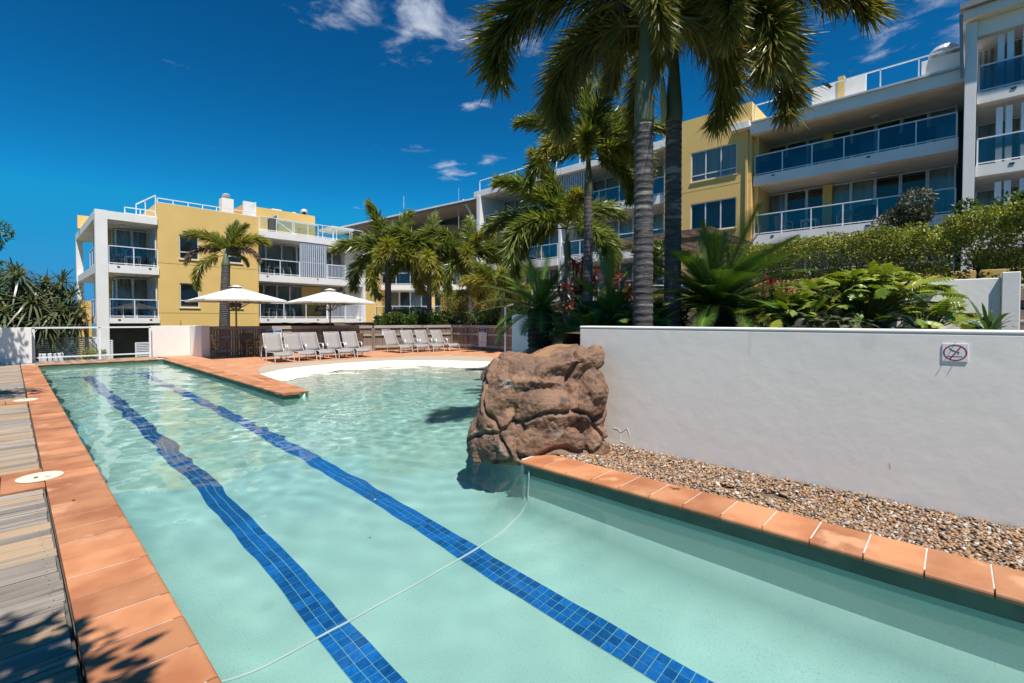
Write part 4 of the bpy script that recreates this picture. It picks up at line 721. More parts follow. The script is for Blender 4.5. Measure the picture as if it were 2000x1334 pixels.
# ------------------------------------------------------------------ plants
def leafmat(name,c,c2,tint,rough=.38,trans=.38,rand=.12,spec=.5): return M(name,c,c2,rough=rough,scale=1.5,rand=rand,attr=tint,trans=trans,spec=spec)
palmg=leafmat('palm_leaf',(.105,.16,.034),(.075,.13,.028),(.34,.32,.07),rough=.34); palmy=leafmat('palm_leaf_yellow',(.155,.185,.032),(.11,.15,.028),(.38,.33,.06),rough=.4); palmd=leafmat('palm_leaf_dead',(.15,.09,.06),(.10,.06,.04),(.24,.16,.11),rough=.8,trans=.1)
palmn=leafmat('palm_leaf_near',(.095,.13,.032),(.07,.105,.027),(.38,.29,.07),rough=.33,trans=.35)
cycg=leafmat('cycad_leaf',(.06,.125,.026),(.08,.155,.03),(.22,.33,.05),rough=.30,trans=.15); phil=leafmat('philodendron_leaf',(.165,.255,.028),(.115,.20,.025),(.48,.47,.06),rough=.32,trans=.3)
hedgem=leafmat('hedge_leaf',(.16,.205,.035),(.105,.145,.028),(.44,.42,.07),rough=.5,trans=.25); darkleaf=leafmat('dark_leaf',(.05,.085,.024),(.032,.06,.018),(.14,.18,.04),rough=.4,trans=.2); treeleaf=leafmat('tree_leaf',(.045,.095,.016),(.03,.07,.014),(.14,.19,.03),rough=.45)
greyleaf=leafmat('grey_leaf',(.075,.085,.055),(.055,.065,.04),(.17,.16,.09),rough=.5,trans=.15); pandm=leafmat('pandanus_leaf',(.06,.098,.04),(.08,.115,.052),(.26,.23,.11),rough=.35,trans=.2); redleaf=leafmat('cordyline_leaf',(.16,.026,.032),(.09,.016,.02),(.46,.17,.10),rough=.35,trans=.25); bromel=leafmat('bromeliad_leaf',(.26,.012,.035),(.16,.01,.02),(.36,.05,.06),rough=.3,trans=.2)
trunkm=M('palm_trunk',(.15,.13,.115),(.075,.065,.058),rough=.85,scale=2,stretch=(3,3,14),bump=.6,bscale=4,bdist=.02); trunkn=M('palm_trunk_near',(.105,.095,.09),(.05,.045,.043),rough=.85,scale=2,stretch=(3,3,18),bump=.7,bscale=4,bdist=.02,dirt=((.28,.25,.225),1,.55,.68,(2.5,2.5,11)))
shaftm=M('crownshaft',(.115,.135,.07),(.085,.11,.06),rough=.55,scale=1.2,stretch=(4,4,.7)); bark=M('bark',(.09,.07,.05),(.05,.04,.03),rough=.9,scale=6,bump=.8,bscale=20); cyctr=M('cycad_trunk',(.035,.025,.018),(.07,.05,.032),rough=.95,scale=14,bump=1,bscale=18,bdist=.05); petm=M('petiole',(.13,.16,.04),rough=.5)
def unit(a): return a/np.maximum(np.linalg.norm(a,axis=-1,keepdims=True),1e-9)
def strips(base,d,l,wv,bend,w_,nseg=2):
    "leaf ribbons: base (n,3), unit dir d, length l, width dir wv, bend vector, width w_ -> verts, quads"
    n=len(base); ks=np.linspace(0,1,nseg+1); V=[]
    for k in ks:
        c=base+d*(l*k)[:,None]+bend*(l*k*k)[:,None]; ww=w_*(np.sin(PI*(.12+.80*k))) if k<1 else w_*.06
        V+=[c-wv*ww[:,None] if np.ndim(ww) else c-wv*ww, c+wv*ww[:,None] if np.ndim(ww) else c+wv*ww]
    V=np.stack(V,1); m=2*(nseg+1); F=np.array([[2*i,2*i+1,2*i+3,2*i+2] for i in range(nseg)]); F=(F[None]+np.arange(n)[:,None,None]*m).reshape(-1,4); return V.reshape(-1,3),F
def join(parts):
    Vs=[];Fs=[];T=[];o=0
    for V,F,t in parts: Vs.append(V);Fs.append(F+o);o+=len(V);T.append(np.broadcast_to(t,(len(F),)))
    return np.concatenate(Vs),np.concatenate(Fs),np.concatenate(T)
def tubeq(pts,rs,n=5):
    pts=np.asarray(pts,float); k=len(pts); T=unit(np.gradient(pts,axis=0)); ref=np.array([0,1,0.]); A=unit(np.cross(T,ref)); B=np.cross(T,A); ang=np.linspace(0,2*PI,n,endpoint=False); rs=np.asarray(rs,float)
    V=pts[:,None]+(A[:,None]*np.cos(ang)[None,:,None]+B[:,None]*np.sin(ang)[None,:,None])*rs[:,None,None]
    F=np.array([[i*n+j,i*n+(j+1)%n,(i+1)*n+(j+1)%n,(i+1)*n+j] for i in range(k-1) for j in range(n)]); return V.reshape(-1,3),F
def arc(L_,bend,n=24,p=1.25):
    s=np.linspace(0,1,n); th=-R(bend)*s**p; dx=np.cos(th);dz=np.sin(th); h=L_/(n-1); x=np.concatenate([[0],np.cumsum((dx[1:]+dx[:-1])/2*h)]); z=np.concatenate([[0],np.cumsum((dz[1:]+dz[:-1])/2*h)]); return s,np.stack([x,0*x,z],1),th
def foxtail(bend,n,seed,mat_,L_=2.3,ll=.40,wd=.013,yel=.25,flat=0.0,nseg=2,sway=0):
    r=np.random.default_rng(seed); s,C,th=arc(L_,bend); C[:,1]+=sway*s**2
    u=np.sort(r.uniform(.13,1,n)); pos=np.stack([np.interp(u,s,C[:,i]) for i in range(3)],1); t=np.interp(u,s,th); T=np.stack([np.cos(t),0*t,np.sin(t)],1); Bn=np.tile([0,1,0.],(n,1)); Nn=np.stack([-np.sin(t),0*t,np.cos(t)],1)
    ph=r.uniform(0,2*PI,n); be=R(66)+r.normal(0,.22,n)-u*.6; rad=Bn*np.cos(ph)[:,None]+Nn*(np.sin(ph)*(1-flat))[:,None]; d=unit(T*np.cos(be)[:,None]+rad*np.sin(be)[:,None])
    l=ll*(.55+.6*np.sin(PI*np.clip(u*.85+.1,0,1)))*r.uniform(.75,1.1,n); wv=unit(np.cross(d,r.normal(size=(n,3)))); bnd=np.tile([0,0,-.22],(n,1))+r.normal(0,.08,(n,3))
    V,F=strips(pos,d,l,wv,bnd,wd*r.uniform(.7,1.2,n),nseg); tn=np.repeat(np.clip(r.beta(1.2,1.2/yel-1.2 if yel<.9 else .2,n)+.35*(u-.5)*yel*2,0,1),nseg)
    Vr,Fr=tubeq(C,np.interp(s,[0,.12,1],[.030,.02,.004])); V,F,tn=join([(V,F,tn),(Vr,Fr,.35)]); return np_mesh('frond',V,F,mat_,False,tn)
FAR={b:[foxtail(b,520,b+i,palmg,3.0,.66,.033,.35) for i in range(2)] for b in (30,75,115)}; FARY={b:foxtail(b,520,b+7,palmy,2.9,.64,.033,.5) for b in (75,115)}
MID={b:foxtail(b,600,b+3,palmg,2.6,.52,.025,.33) for b in (25,70,115)}; MIDY={b:foxtail(b,600,b+5,palmy,2.5,.50,.025,.5) for b in (70,115)}
NEAR={b:[foxtail(b,980,b+11+i,palmn,3.0,.58,.0175,.34,nseg=2,sway=.25*(i-.5)) for i in range(2)] for b in (45,95,125,150)}
def trunk(par,h,r0,r1,m,rings=.10,lean=(0,0),bulge=0,n=16,name='trunk',amp=.035):
    prof=[]; z=-.15; pts=[];rs=[]
    k=int((h+.15)/(rings/2)); 
    for i in range(k+1):
        f=i/k; zz=-.15+(h+.15)*f; r=r0+(r1-r0)*f+bulge*math.sin(PI*f); jit=random.uniform(.5,1.1)
        for dz,q in ((0,-amp),(rings*.12,.6*amp),(rings*.30,amp)) if i%2==0 else ((0,.3*amp),):
            if zz+dz<=h: pts.append((lean[0]*f*f,lean[1]*f*f,zz+dz)); rs.append(r*(1+q*jit))
    return MB().tube(pts,rs,n).build(name,m,par,smooth=True)
def shaft(par,base,h,r0,r1): 
    x,y,z=base; fs=(0,.04,.15,.35,.6,.85,1); rr=(.98,1.06,1.12,1.04,.9,.8,.55)
    return MB().tube([(x,y,z+h*f) for f in fs],[r0*a+(r1-r0)*f for f,a in zip(fs,rr)],16).build('crownshaft',shaftm,par,smooth=True)
def frond(par,me,base,az,el,sc_=1,roll=0): o=link('frond',me,par); o.location=base; o.rotation_euler=Matrix.Rotation(R(az),3,'Z').to_4x4().to_euler() ; o.rotation_euler=(Matrix.Rotation(R(az),3,'Z')@Matrix.Rotation(-R(el),3,'Y')@Matrix.Rotation(R(roll),3,'X')).to_euler(); o.scale=(sc_,)*3; return o
def palm(label,x,y,z,h,hs,r,fr,tm=trunkm,lean=(0,0),group='foxtail palms',n=16,bulge=.0,rings=.1,r1=None):
    p=thing('foxtail_palm',label,'palm tree',(x,y,z),0,group); trunk(p,h,r,r1 or r*.82,tm,rings,lean,bulge,n); shaft(p,(lean[0],lean[1],h-.02),hs,(r1 or r*.82)*1.02,(r1 or r*.8)*.62)
    for me,az,el,s_,dz in fr: frond(p,me,(lean[0],lean[1],h+hs*(.8+.2*dz)),az,el,s_,random.uniform(-15,15))
    return p
Rr,Lf,Tw,Aw=-46.75,133.25,226.75,43.25     # azimuths: to the right, to the left, towards, away (seen from the pool deck)
def ringf(meshes,n,e0,e1,s_,off=0):
    return [(random.choice(meshes),off+360*i*.618,e0+(e1-e0)*((i*.37)%1),s_*random.uniform(.88,1.08),(i%5)/5) for i in range(n)]
N1=NEAR
f1=[(N1[150][0],Lf-4,44,1.05,.4),(N1[150][1],Lf-30,22,.82,.1),(N1[125][1],Lf+18,58,.95,.7),(N1[150][0],Tw-20,28,.62,.1),(N1[125][1],Rr+25,50,1.1,.5),(N1[95][0],Aw,50,1.0,.6),(N1[45][0],Lf+60,75,1.0,1),(N1[45][1],Rr-30,78,1.0,1),(N1[150][1],Rr+12,30,.9,.2),(N1[95][0],Rr-20,48,1.15,.6),(N1[125][0],Aw+40,35,.95,.3),(N1[95][1],Tw+30,65,.9,.9)]
palm('tall foxtail palm with a thick ringed trunk just behind the long white wall',6.43,3.38,bz(6.43,3.38),3.05,1.75,.145,f1,trunkn,n=24,rings=.10,r1=.132)
f2=[(N1[150][0],Rr+8,42,1.05,.3),(N1[125][1],Rr-14,52,1.1,.6),(N1[150][1],Rr-50,30,.9,.2),(N1[95][0],Rr+40,55,1.05,.7),(N1[125][0],Aw,45,.95,.4),(N1[95][1],Lf+40,60,.9,.8),(N1[45][0],Aw+90,80,.95,1),(N1[150][1],Tw+10,40,.8,.3),(N1[95][1],Rr+15,62,1.25,.9),(N1[125][1],Lf-20,40,.8,.3)]
p2=palm('tall foxtail palm with a half-open green leaf sheath on its trunk',7.69,3.5,bz(7.69,3.5),3.5,1.45,.142,f2,trunkn,n=24,rings=.10,r1=.13)
sh=MB(); hh=(0,.1,.3,.5,.65,.74); wv=(.6,.95,1,.8,.45,.05)
sh.add([(-.14*math.cos(a)*1.0-(.05+.03*math.sin(h*4))*math.cos(R(8)),.155*math.sin(a)-.02,3.5+h) for h,q in zip(hh,wv) for a in [R(x)*q for x in (-38,-20,0,20,38)]],[(i*5+j,i*5+j+1,(i+1)*5+j+1,(i+1)*5+j) for i in range(5) for j in range(4)]); o=sh.build('leaf_sheath',M('sheath',(.30,.31,.15),(.24,.26,.12),rough=.6),p2,smooth=True); o.rotation_euler=(0,0,R(-38)); o.modifiers.new('s','SOLIDIFY').thickness=.02
m_=list(MID.values()); my=list(MIDY.values()); ff=[x for v in FAR.values() for x in v]; fy=list(FARY.values())
palm('slender foxtail palm rising between the red cordylines and the glass balconies',9.23,6.25,bz(9.23,6.25),3.1,1.0,.12,[(MID[25],Aw,84,.95,1),(MID[70],Lf,56,.72,.6),(MID[70],Rr,50,.75,.6),(MID[115],Lf-10,30,.7,.3),(MIDY[115],Tw-15,35,.7,.3),(MIDY[115],Rr-35,28,.7,.2),(MID[115],Rr+25,35,.72,.3),(MID[70],Aw-60,66,.85,.9),(MIDY[115],Lf+40,35,.7,.4),(MID[115],Rr,5,.62,0),(MID[25],Tw+30,72,.8,.9)])
palm('short dark foxtail palm with a thin trunk beside the tallest cordyline',11.6,8.6,bz(11.6,8.6),2.1,1.0,.12,[(MID[70],Lf,30,1,.3),(MID[115],Lf-15,10,.95,.1),(MID[115],Lf+25,25,1.0,.2),(MID[70],Lf+10,58,1.0,.6),(MIDY[70],Tw,40,.9,.4),(MID[115],Rr,15,.8,.2),(MID[70],Aw,50,1,.6),(MID[25],Lf,75,.9,1),(MID[115],Tw+40,5,.85,0),(MID[70],Rr+20,45,.9,.6)])
palm('low bushy foxtail palm with yellowing fronds next to the galvanised pole',16.6,16.2,bz(16.6,16.2)-.1,1.35,.8,.13,ringf(fy+[FARY[115]]+ff[:2],11,5,70,.85,20))
palm('foxtail palm nearest the white balusters, with a full rounded crown',14.45,23.1,.55,3.65,.95,.2,[(FAR[75][0],Lf,42,1.05,.5),(FAR[115][0],Lf-8,15,1.1,.2),(FAR[75][1],Rr,45,1.05,.5),(FARY[115],Rr-20,22,1.05,.3),(FARY[75],Tw,25,.95,.2),(FARY[115],Lf+30,-25,.9,0),(FAR[30][0],Lf+50,82,.95,1),(FAR[30][1],Rr+40,74,1.0,1),(FAR[75][0],Aw,50,1,.6),(FARY[115],Tw+18,48,.95,.5),(FAR[115][1],Rr+30,8,1,.1),(FAR[75][1],Lf-40,58,1,.7)])
palm('middle foxtail palm of the three behind the paling fence',16.15,21.6,.6,3.7,.9,.15,[(FAR[75][0],Lf+10,62,.95,.7),(FARY[115],Rr,20,1.0,.2),(FARY[75],Tw+5,15,.9,.1),(FAR[115][0],Lf,20,.9,.3),(FARY[115],Lf+25,-30,.8,0),(FAR[75][1],Rr+20,52,1.0,.6),(FAR[115][1],Rr-15,45,1,.5),(FAR[30][0],Aw,76,.95,1),(FARY[115],Rr-40,-20,.85,0),(FAR[75][0],Aw+20,35,.9,.4)])
palm('foxtail palm closest to the thin hedge, with fronds parted over a bare crownshaft',17.75,19.95,.8,3.35,1.1,.16,[(FAR[75][0],Lf,55,1.05,.7),(FAR[115][0],Lf-8,45,1.0,.5),(FAR[75][1],Rr,38,1.0,.5),(FAR[115][1],Rr+10,25,.95,.3),(FARY[115],Tw-10,32,.85,.3),(FARY[115],Rr+25,-25,.9,0),(FAR[30][0],Aw,70,.95,1),(FARY[75],Tw+25,55,.9,.7),(FAR[115][1],Lf+30,-10,.9,.1)])
dead=foxtail(120,420,77,palmd,2.1,.30,.017,.5); dry=foxtail(105,520,78,palmy,2.2,.36,.02,.75)
palm('leaning palm with two dead brown fronds in front of the yellow wall',7.75,28.3,-1.0,5.4,.7,.30,[(dead,Lf,38,1.15,.3),(dead,Rr,40,1.05,.3),(dry,Lf+25,-8,1.15,.1),(FARY[75],Lf+12,62,.75,.6),(FARY[75],Rr+5,52,.8,.6),(FAR[30][0],Aw,78,.65,1),(FAR[30][1],Rr+10,70,.6,1),(dry,Rr+30,20,.6,.2),(FARY[75],Lf-20,75,.6,.9)],lean=(.1,-.1),r1=.2)
# ---- cycads
def cycadfrond(seed,L_=1.3,bend=35,npair=84,ll=.21,wd=.013,mat_=cycg):
    r=np.random.default_rng(seed); s,C,th=arc(L_,bend,18); u=np.repeat(np.linspace(.10,.995,npair),2); n=len(u); sd=np.tile([1,-1],npair); pos=np.stack([np.interp(u,s,C[:,i]) for i in range(3)],1); t=np.interp(u,s,th)
    T=np.stack([np.cos(t),0*t,np.sin(t)],1); Nn=np.stack([-np.sin(t),0*t,np.cos(t)],1); be=R(62)-u*.35; d=unit(T*np.cos(be)[:,None]+(np.array([0,1,0.])*(sd*.93)[:,None]+Nn*.28)*np.sin(be)[:,None])
    l=ll*np.clip(.45+1.9*u,0,1)*np.clip((1.06-u)*3.2,.18,1)*r.uniform(.93,1.05,n); wv=unit(np.cross(d,Nn)); V,F=strips(pos,d,l,wv,np.tile([0,0,-.1],(n,1)),np.full(n,wd),1); V2,F2=tubeq(C,np.interp(s,[0,1],[.012,.003]),4); V,F,tn=join([(V,F,np.repeat(r.uniform(0,.35,n),1)),(V2,F2,.9)]); return np_mesh('frond',V,F,mat_,False,tn)
CF={b:[cycadfrond(b+i,bend=b) for i in range(2)] for b in (18,34,55)}
def cycad(label,x,y,z,ht,r,n,s_,e0=-25,e1=80,group='sago cycads',off=0):
    p=thing('cycad',label,'cycad',(x,y,z),0,group)
    pts=[];rs=[]; k=max(4,int(ht/.05))
    for i in range(k+1): f=i/k; pts.append((0,0,-.1+(ht+.1)*f)); rs.append(r*(1.0+.08*math.sin(3*f))*(1+(.06 if i%2 else -.05)))
    MB().tube(pts,rs,18).build('trunk',cyctr,p)
    st=MB(); 
    for i in range(int(140*max(.3,ht))):
        a=random.uniform(0,6.28); zz=random.uniform(0,ht); q=Vector((math.cos(a)*r,math.sin(a)*r,zz)); d=Vector((math.cos(a),math.sin(a),random.uniform(.2,.9))).normalized(); t_=Vector((-math.sin(a),math.cos(a),0))*.022; st.add([q-t_,q+t_,q+d*random.uniform(.05,.11)],[(0,1,2)])
    stuff(st.build('leaf_base',cyctr,p))
    for i in range(n):
        f=i/(n-1); el=e1+(e0-e1)*f**.62; b=18 if el>60 else (34 if el>12 else 55); o=frond(p,random.choice(CF[b]),(0,0,ht-.03+.05*(1-f)),off+i*137.5+random.uniform(-8,8),el,s_*random.uniform(.88,1.08),random.uniform(-10,10))
    return p
cycad('sago cycad with a stout shaggy trunk above the boulder',8.46,7.06,bz(8.46,7.06)+.2,.8,.27,44,1.1,-10,80,off=10)
cycad('large spreading sago cycad behind the long white wall, beside the tall palm trunks',8.45,3.05,1.3,.5,.3,78,1.32,2,74,off=40)
cycad('glossy sago cycad with upright new leaves between the boulder and the tall palms',7.95,4.85,bz(7.95,4.85),.25,.2,30,1.0,-20,84,off=75)
cycad('low sago cycad partly hidden behind the end of the long white wall',7.55,5.0,bz(7.55,5.0)-.1,.1,.2,24,.8,-15,60,off=20)
# ---- lobed philodendrons
def philleaf(seed,L_=.30):
    r=np.random.default_rng(seed); n=8; pts=[(0,0)]; up=[]
    for i in range(n):
        f=i/(n-1); x=L_*(.02+.9*f); wv=L_*(.46*math.sin(PI*(.16+.72*f)))*r.uniform(.85,1.1); up+=[(x+L_*.10,wv),(x+L_*.045,wv*.36)] if i<n-1 else [(L_*.98,.03)]
    up.append((L_*1.06,0)); V=[];F=[]
    spine=[(L_*k/16,0) for k in range(17)]
    mb=MB(); 
    for sg in (1,-1):
        edge=[(0,.02*sg)]+[(x,y*sg) for x,y in up]
        for (a,b) in zip(edge,edge[1:]):
            sx=lambda p:(min(max(p[0]-.06*L_,0),L_),0)
            q=[(*sx(a),),(*sx(b),),b,a]; vs=[(x,y,-.30*(x-.1*L_)**2/L_-.25*abs(y)+.9*abs(y)*max(0,(.5-abs(y)/L_))) for x,y in q]; mb.add(vs,[(0,1,2,3) if sg>0 else (3,2,1,0)])
    return mb.v,mb.f
PL=[philleaf(i) for i in range(4)]
def philodendron(label,x,y,z,n,rad,ht,s_,group='lobed philodendrons',mat_=None,spread=1.0,stems=True):
    p=thing('philodendron',label,'plant',(x,y,z),0,group); parts=[];pet=MB(); r=np.random.default_rng(int(x*100+y*10))
    for i in range(n):
        f=(i+.5)/n; az=i*2.39996+r.normal(0,.2); el=R(80-75*f**.9)+r.normal(0,.12); ln=rad*(.55+.5*f)*r.uniform(.8,1.1)*(1 if r.random()>.1 else .6); c=Vector((math.cos(az)*math.cos(el)*ln*spread,math.sin(az)*math.cos(el)*ln*spread,ht*.35+math.sin(el)*ln*.85*ht/rad*.9))
        s0=Vector((math.cos(az)*.08,math.sin(az)*.08,ht*.2)); pet.tube([s0,(s0+c)/2+Vector((0,0,.08)),c],.008,4,False)
        Rm=Matrix.Rotation(az+r.normal(0,.25),3,'Z')@Matrix.Rotation(-(el*.55-.15)+r.normal(0,.35),3,'Y')@Matrix.Rotation(r.normal(0,.35),3,'X'); k=r.integers(4); sz=s_*r.uniform(.75,1.15)
        V=np.array([list(Rm@(Vector(v)*sz)+c) for v in PL[k][0]]); F=np.array(PL[k][1]); parts.append((V,F,np.clip(r.beta(1.1,3)+.15*(1-f),0,1)))
    V,F,tn=join(parts); link('foliage',np_mesh('foliage',V,F,mat_ or phil,False,tn),p); pet.build('petioles',petm,p)
    if stems:
        st=MB()
        for i in range(9): a=r.uniform(0,6.28); st.tube([(0,0,ht*.25),(math.cos(a)*.2,math.sin(a)*.2,.12),(math.cos(a)*.45,math.sin(a)*.45,-.03)],[.03,.02,.012],5)
        st.build('roots',bark,p)
    return p
philodendron('large glossy philodendron with lobed yellow-green leaves in front of the curved wall',8.65,.98,1.36,260,.85,1.0,.85)
philodendron('philodendron with pale exposed roots behind the long white wall',8.25,1.85,1.36,130,.6,.6,.75)
philodendron('low philodendron spilling towards the curved wall',8.5,.28,1.34,46,.5,.4,.8,stems=False); philodendron('small grey-green leafy shrub at the foot of the large philodendron',7.85,1.25,1.36,50,.38,.3,.5,mat_=greyleaf,stems=False)
philodendron('bushy bright-green shrub between the cycad trunk and the end of the wall',7.6,5.55,bz(7.6,5.55)-.1,80,.48,.55,.45,mat_=leafmat('schefflera_leaf',(.07,.14,.018),(.045,.10,.016),(.26,.32,.05)),stems=False)
philodendron('dark fern-like shrub in the shade behind the tall palm trunk',7.6,3.9,1.3,60,.7,.5,.7,mat_=cycg,stems=False)
# ---- leaf masses for hedges and shrubs
def leaf_mass(pts,nrm,size,seed,asp=.5,up=.3):
    r=np.random.default_rng(seed); n=len(pts); d=unit(nrm*.6+r.normal(size=(n,3))*.8+np.array([0,0,up])); wv=unit(np.cross(d,r.normal(size=(n,3)))); l=size*r.uniform(.6,1.3,n)
    return strips(pts,d,l,wv,r.normal(0,.12,(n,3)),size*asp*r.uniform(.7,1.2,n)*.55,1 if False else 2)
def box_hedge(label,p0,p1,wd,z0,z1,n,size,mat_,seed,rag=.12,cat='hedge',stems=6,yel=.3,low=.0):
    p0=Vector((*p0,0));p1=Vector((*p1,0)); d=p1-p0; L_=d.length; h=thing('hedge',label,cat,(p0+p1)/2+Vector((0,0,z0)),math.atan2(d.y,d.x)); r=np.random.default_rng(seed); H_=z1-z0
    u=r.uniform(-L_/2,L_/2,n); v=r.uniform(-1,1,n); w_=r.uniform(low,1,n); k=r.random(n); face=r.integers(0,4,n)
    v=np.where(face==0,-1+.35*k**2,np.where(face==1,1-.35*k**2,v)); w_=np.where(face==2,1-.25*k**2,w_)
    bump=np.array([mnoise.noise((a*1.1+seed,b*1.3,c*2.0)) for a,b,c in zip(u,v,w_)])*rag*2.2
    hole=np.array([mnoise.noise((a*1.7+9,b,c*2.6*H_+seed)) for a,b,c in zip(u,v,w_)])
    kk=(hole<.33-.35*(w_<.35)); taper=.75+.25*w_
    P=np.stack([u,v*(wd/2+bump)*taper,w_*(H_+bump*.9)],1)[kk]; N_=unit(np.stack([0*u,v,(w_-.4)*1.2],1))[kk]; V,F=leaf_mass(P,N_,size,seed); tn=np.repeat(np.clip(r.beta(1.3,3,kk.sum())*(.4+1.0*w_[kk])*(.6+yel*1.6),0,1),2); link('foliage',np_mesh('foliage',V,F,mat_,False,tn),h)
    st=MB()
    for i in range(stems):
        x=-L_/2+L_*(i+.5)/stems+r.normal(0,.2); st.tube([(x,0,-.25),(x+.05,.03,H_*.35),(x+r.normal(0,.2),0,H_*.6)],[.035,.028,.015],6)
        for s_ in (-1,1): st.tube([(x+.05,.03,H_*.3),(x+s_*.35,r.normal(0,.1),H_*.75)],[.02,.01],5)
    st.build('stems',bark,h); return h
box_hedge('long clipped yellow-green hedge below the right-hand balconies',(18.2,5.9),(17.4,.15),1.0,2.25,4.15,26000,.075,hedgem,21,low=.12,stems=9)
box_hedge('taller ragged end of the yellow-green hedge beside the glass terrace',(17.0,-.05),(15.2,-2.4),1.1,2.1,4.2,16000,.08,hedgem,22,low=.1,stems=4)
box_hedge('thin brownish hedge behind the three palms',(19.5,24.6),(18.6,16.6),.8,1.0,3.35,20000,.085,M('x',(.1,.1,.02)) and hedgem,23,low=.0,stems=10,yel=.15)
box_hedge('low clipped olive hedge between two palm trunks on the bank',(15.4,24.6),(17.2,22.7),.9,.7,2.2,9000,.07,hedgem,24,stems=3,yel=.15)
box_hedge('low golden clipped hedge beneath the cordylines',(14.6,9.3),(15.6,6.2),.7,1.6,2.55,8000,.06,leafmat('golden_leaf',(.20,.19,.02),(.13,.14,.02),(.42,.36,.04),rough=.5),25,stems=3,low=.1)
box_hedge('dark leafy shrubbery filling the ground between the cycad and the fence pier',(11.6,8.6),(15.5,11.3),1.2,.7,1.8,12000,.10,darkleaf,26,rag=.25,stems=4)
box_hedge('small clipped olive bush beyond the pool gate',(2.0,26.4),(2.75,26.4),.5,-.6,.28,3500,.045,hedgem,27,stems=2)
def shrub(label,x,y,z,rx,rz_,n,size,mat_,seed,cat='shrub',name='shrub',trunk_h=.5,lobes=7,low=.2,group=None,tr=.04,asp=.5,yel=1.0):
    p=thing(name,label,cat,(x,y,z),0,group); r=np.random.default_rng(seed); C=[];Rd=[]
    for i in range(lobes): a=r.uniform(0,6.28); q=r.uniform(.25,.65); C.append((math.cos(a)*rx*q,math.sin(a)*rx*q,trunk_h+rz_*r.uniform(low,.9))); Rd.append(rx*r.uniform(.32,.55))
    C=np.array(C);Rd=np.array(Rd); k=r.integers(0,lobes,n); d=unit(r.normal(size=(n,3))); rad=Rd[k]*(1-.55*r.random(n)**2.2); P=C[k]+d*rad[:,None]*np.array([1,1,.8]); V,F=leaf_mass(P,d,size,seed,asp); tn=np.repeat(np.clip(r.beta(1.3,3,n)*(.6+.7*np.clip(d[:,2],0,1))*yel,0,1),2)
    fol=link('crown',np_mesh('crown',V,F,mat_,False,tn),p); st=MB(); st.tube([(0,0,-.2),(0.03,0,trunk_h*.5),(0,0,trunk_h+rz_*.3)],[tr,tr*.85,tr*.5],8)
    for c in C: st.tube([(0,0,trunk_h*.7),tuple(c*np.array([.5,.5,.8])),tuple(c)],[tr*.5,tr*.35,tr*.15],5)
    st.build('trunk',bark,p); return p
shrub('grey-green bushy shrub standing above the hedge in front of the right-hand balcony',18.8,1.35,2.6,.95,2.4,7000,.085,greyleaf,31,lobes=9,trunk_h=.6,tr=.05)
shrub('bright green shrub with orange new leaves on top of the hedge near the end block',18.3,.15,3.0,.6,1.3,2600,.09,treeleaf,32); shrub('leafy green plants behind the glass terrace at the end block',20.5,-1.7,4.0,.9,.6,2600,.12,treeleaf,33,lobes=8)
shrub('round-leaved light green shrub beside the tall palm trunk',14.0,7.2,2.0,.55,1.6,1500,.11,leafmat('round_leaf',(.11,.16,.03),(.08,.13,.025),(.24,.26,.06)),34,lobes=6,asp=.9)
shrub('dark evergreen bushes behind the screw pine, left of the building',-.5,33,-1.3,3.0,3.8,9000,.16,darkleaf,35,lobes=14,tr=.1); shrub('shady evergreen tree between the screw pine and the corner balconies',1.4,38,-1.3,2.0,4.5,7000,.16,darkleaf,36,lobes=10,tr=.1); shrub('tall slender tree far behind the screw pine',-1.2,46,-1.3,2.4,8.5,6000,.2,treeleaf,37,lobes=10,tr=.12,trunk_h=2)
shrub('leafy shrubs and seedlings behind the four loungers on the bank',14.2,22.2,.3,.7,.8,1500,.14,treeleaf,38,lobes=7)
shrub('overhanging broad-leaved tree beside the timber deck, casting its shadow on the low white wall',-2.35,22.6,-.3,1.9,3.2,7000,.15,treeleaf,39,cat='tree',name='broadleaf_tree',trunk_h=3.4,lobes=11,tr=.13)
shrub('broad-leaved tree whose leafy shadow falls across the near boards and coping',-1.42,.58,-.3,1.45,1.5,3600,.15,treeleaf,40,cat='tree',name='broadleaf_tree',trunk_h=3.6,lobes=8,tr=.12)
shrub('broad-leaved tree standing halfway along the timber deck near the far skimmer lid',-1.9,13.0,-.3,1.5,2.2,3500,.15,treeleaf,41,cat='tree',name='broadleaf_tree',trunk_h=3.8,lobes=8,tr=.12)
# ---- strap-leaved plants
def rosette(n,L_,wd,seed,e0=10,e1=85,bend=.5):
    r=np.random.default_rng(seed); az=np.arange(n)*2.39996; el=R(1)*(e0+(e1-e0)*(1-np.linspace(0,1,n))); d=np.stack([np.cos(az)*np.cos(el),np.sin(az)*np.cos(el),np.sin(el)],1)+r.normal(0,.08,(n,3)); d=unit(d); side=unit(np.cross(d,np.array([0,0,1.])+r.normal(0,.1,(n,3)))); l=L_*r.uniform(.75,1.1,n)
    V,F=strips(np.zeros((n,3)),d,l,side,np.tile([0,0,-bend],(n,1))*r.uniform(.4,1.3,(n,1)),wd*r.uniform(.8,1.1,n),5); return V,F,np.repeat(r.beta(1.2,4,n),5)
def strap(label,x,y,z,n,L_,wd,mat_,seed,cat='plant',name='strap_leaved_plant',e0=10,e1=85,bend=.5,group=None):
    p=thing(name,label,cat,(x,y,z),0,group); V,F,t=rosette(n,L_,wd,seed,e0,e1,bend); link('leaves',np_mesh('leaves',V,F,mat_,False,t),p); MB().lathe([(.06,-.1),(.05,.0),(.02,.05)],8).build('stem',bark,p); return p
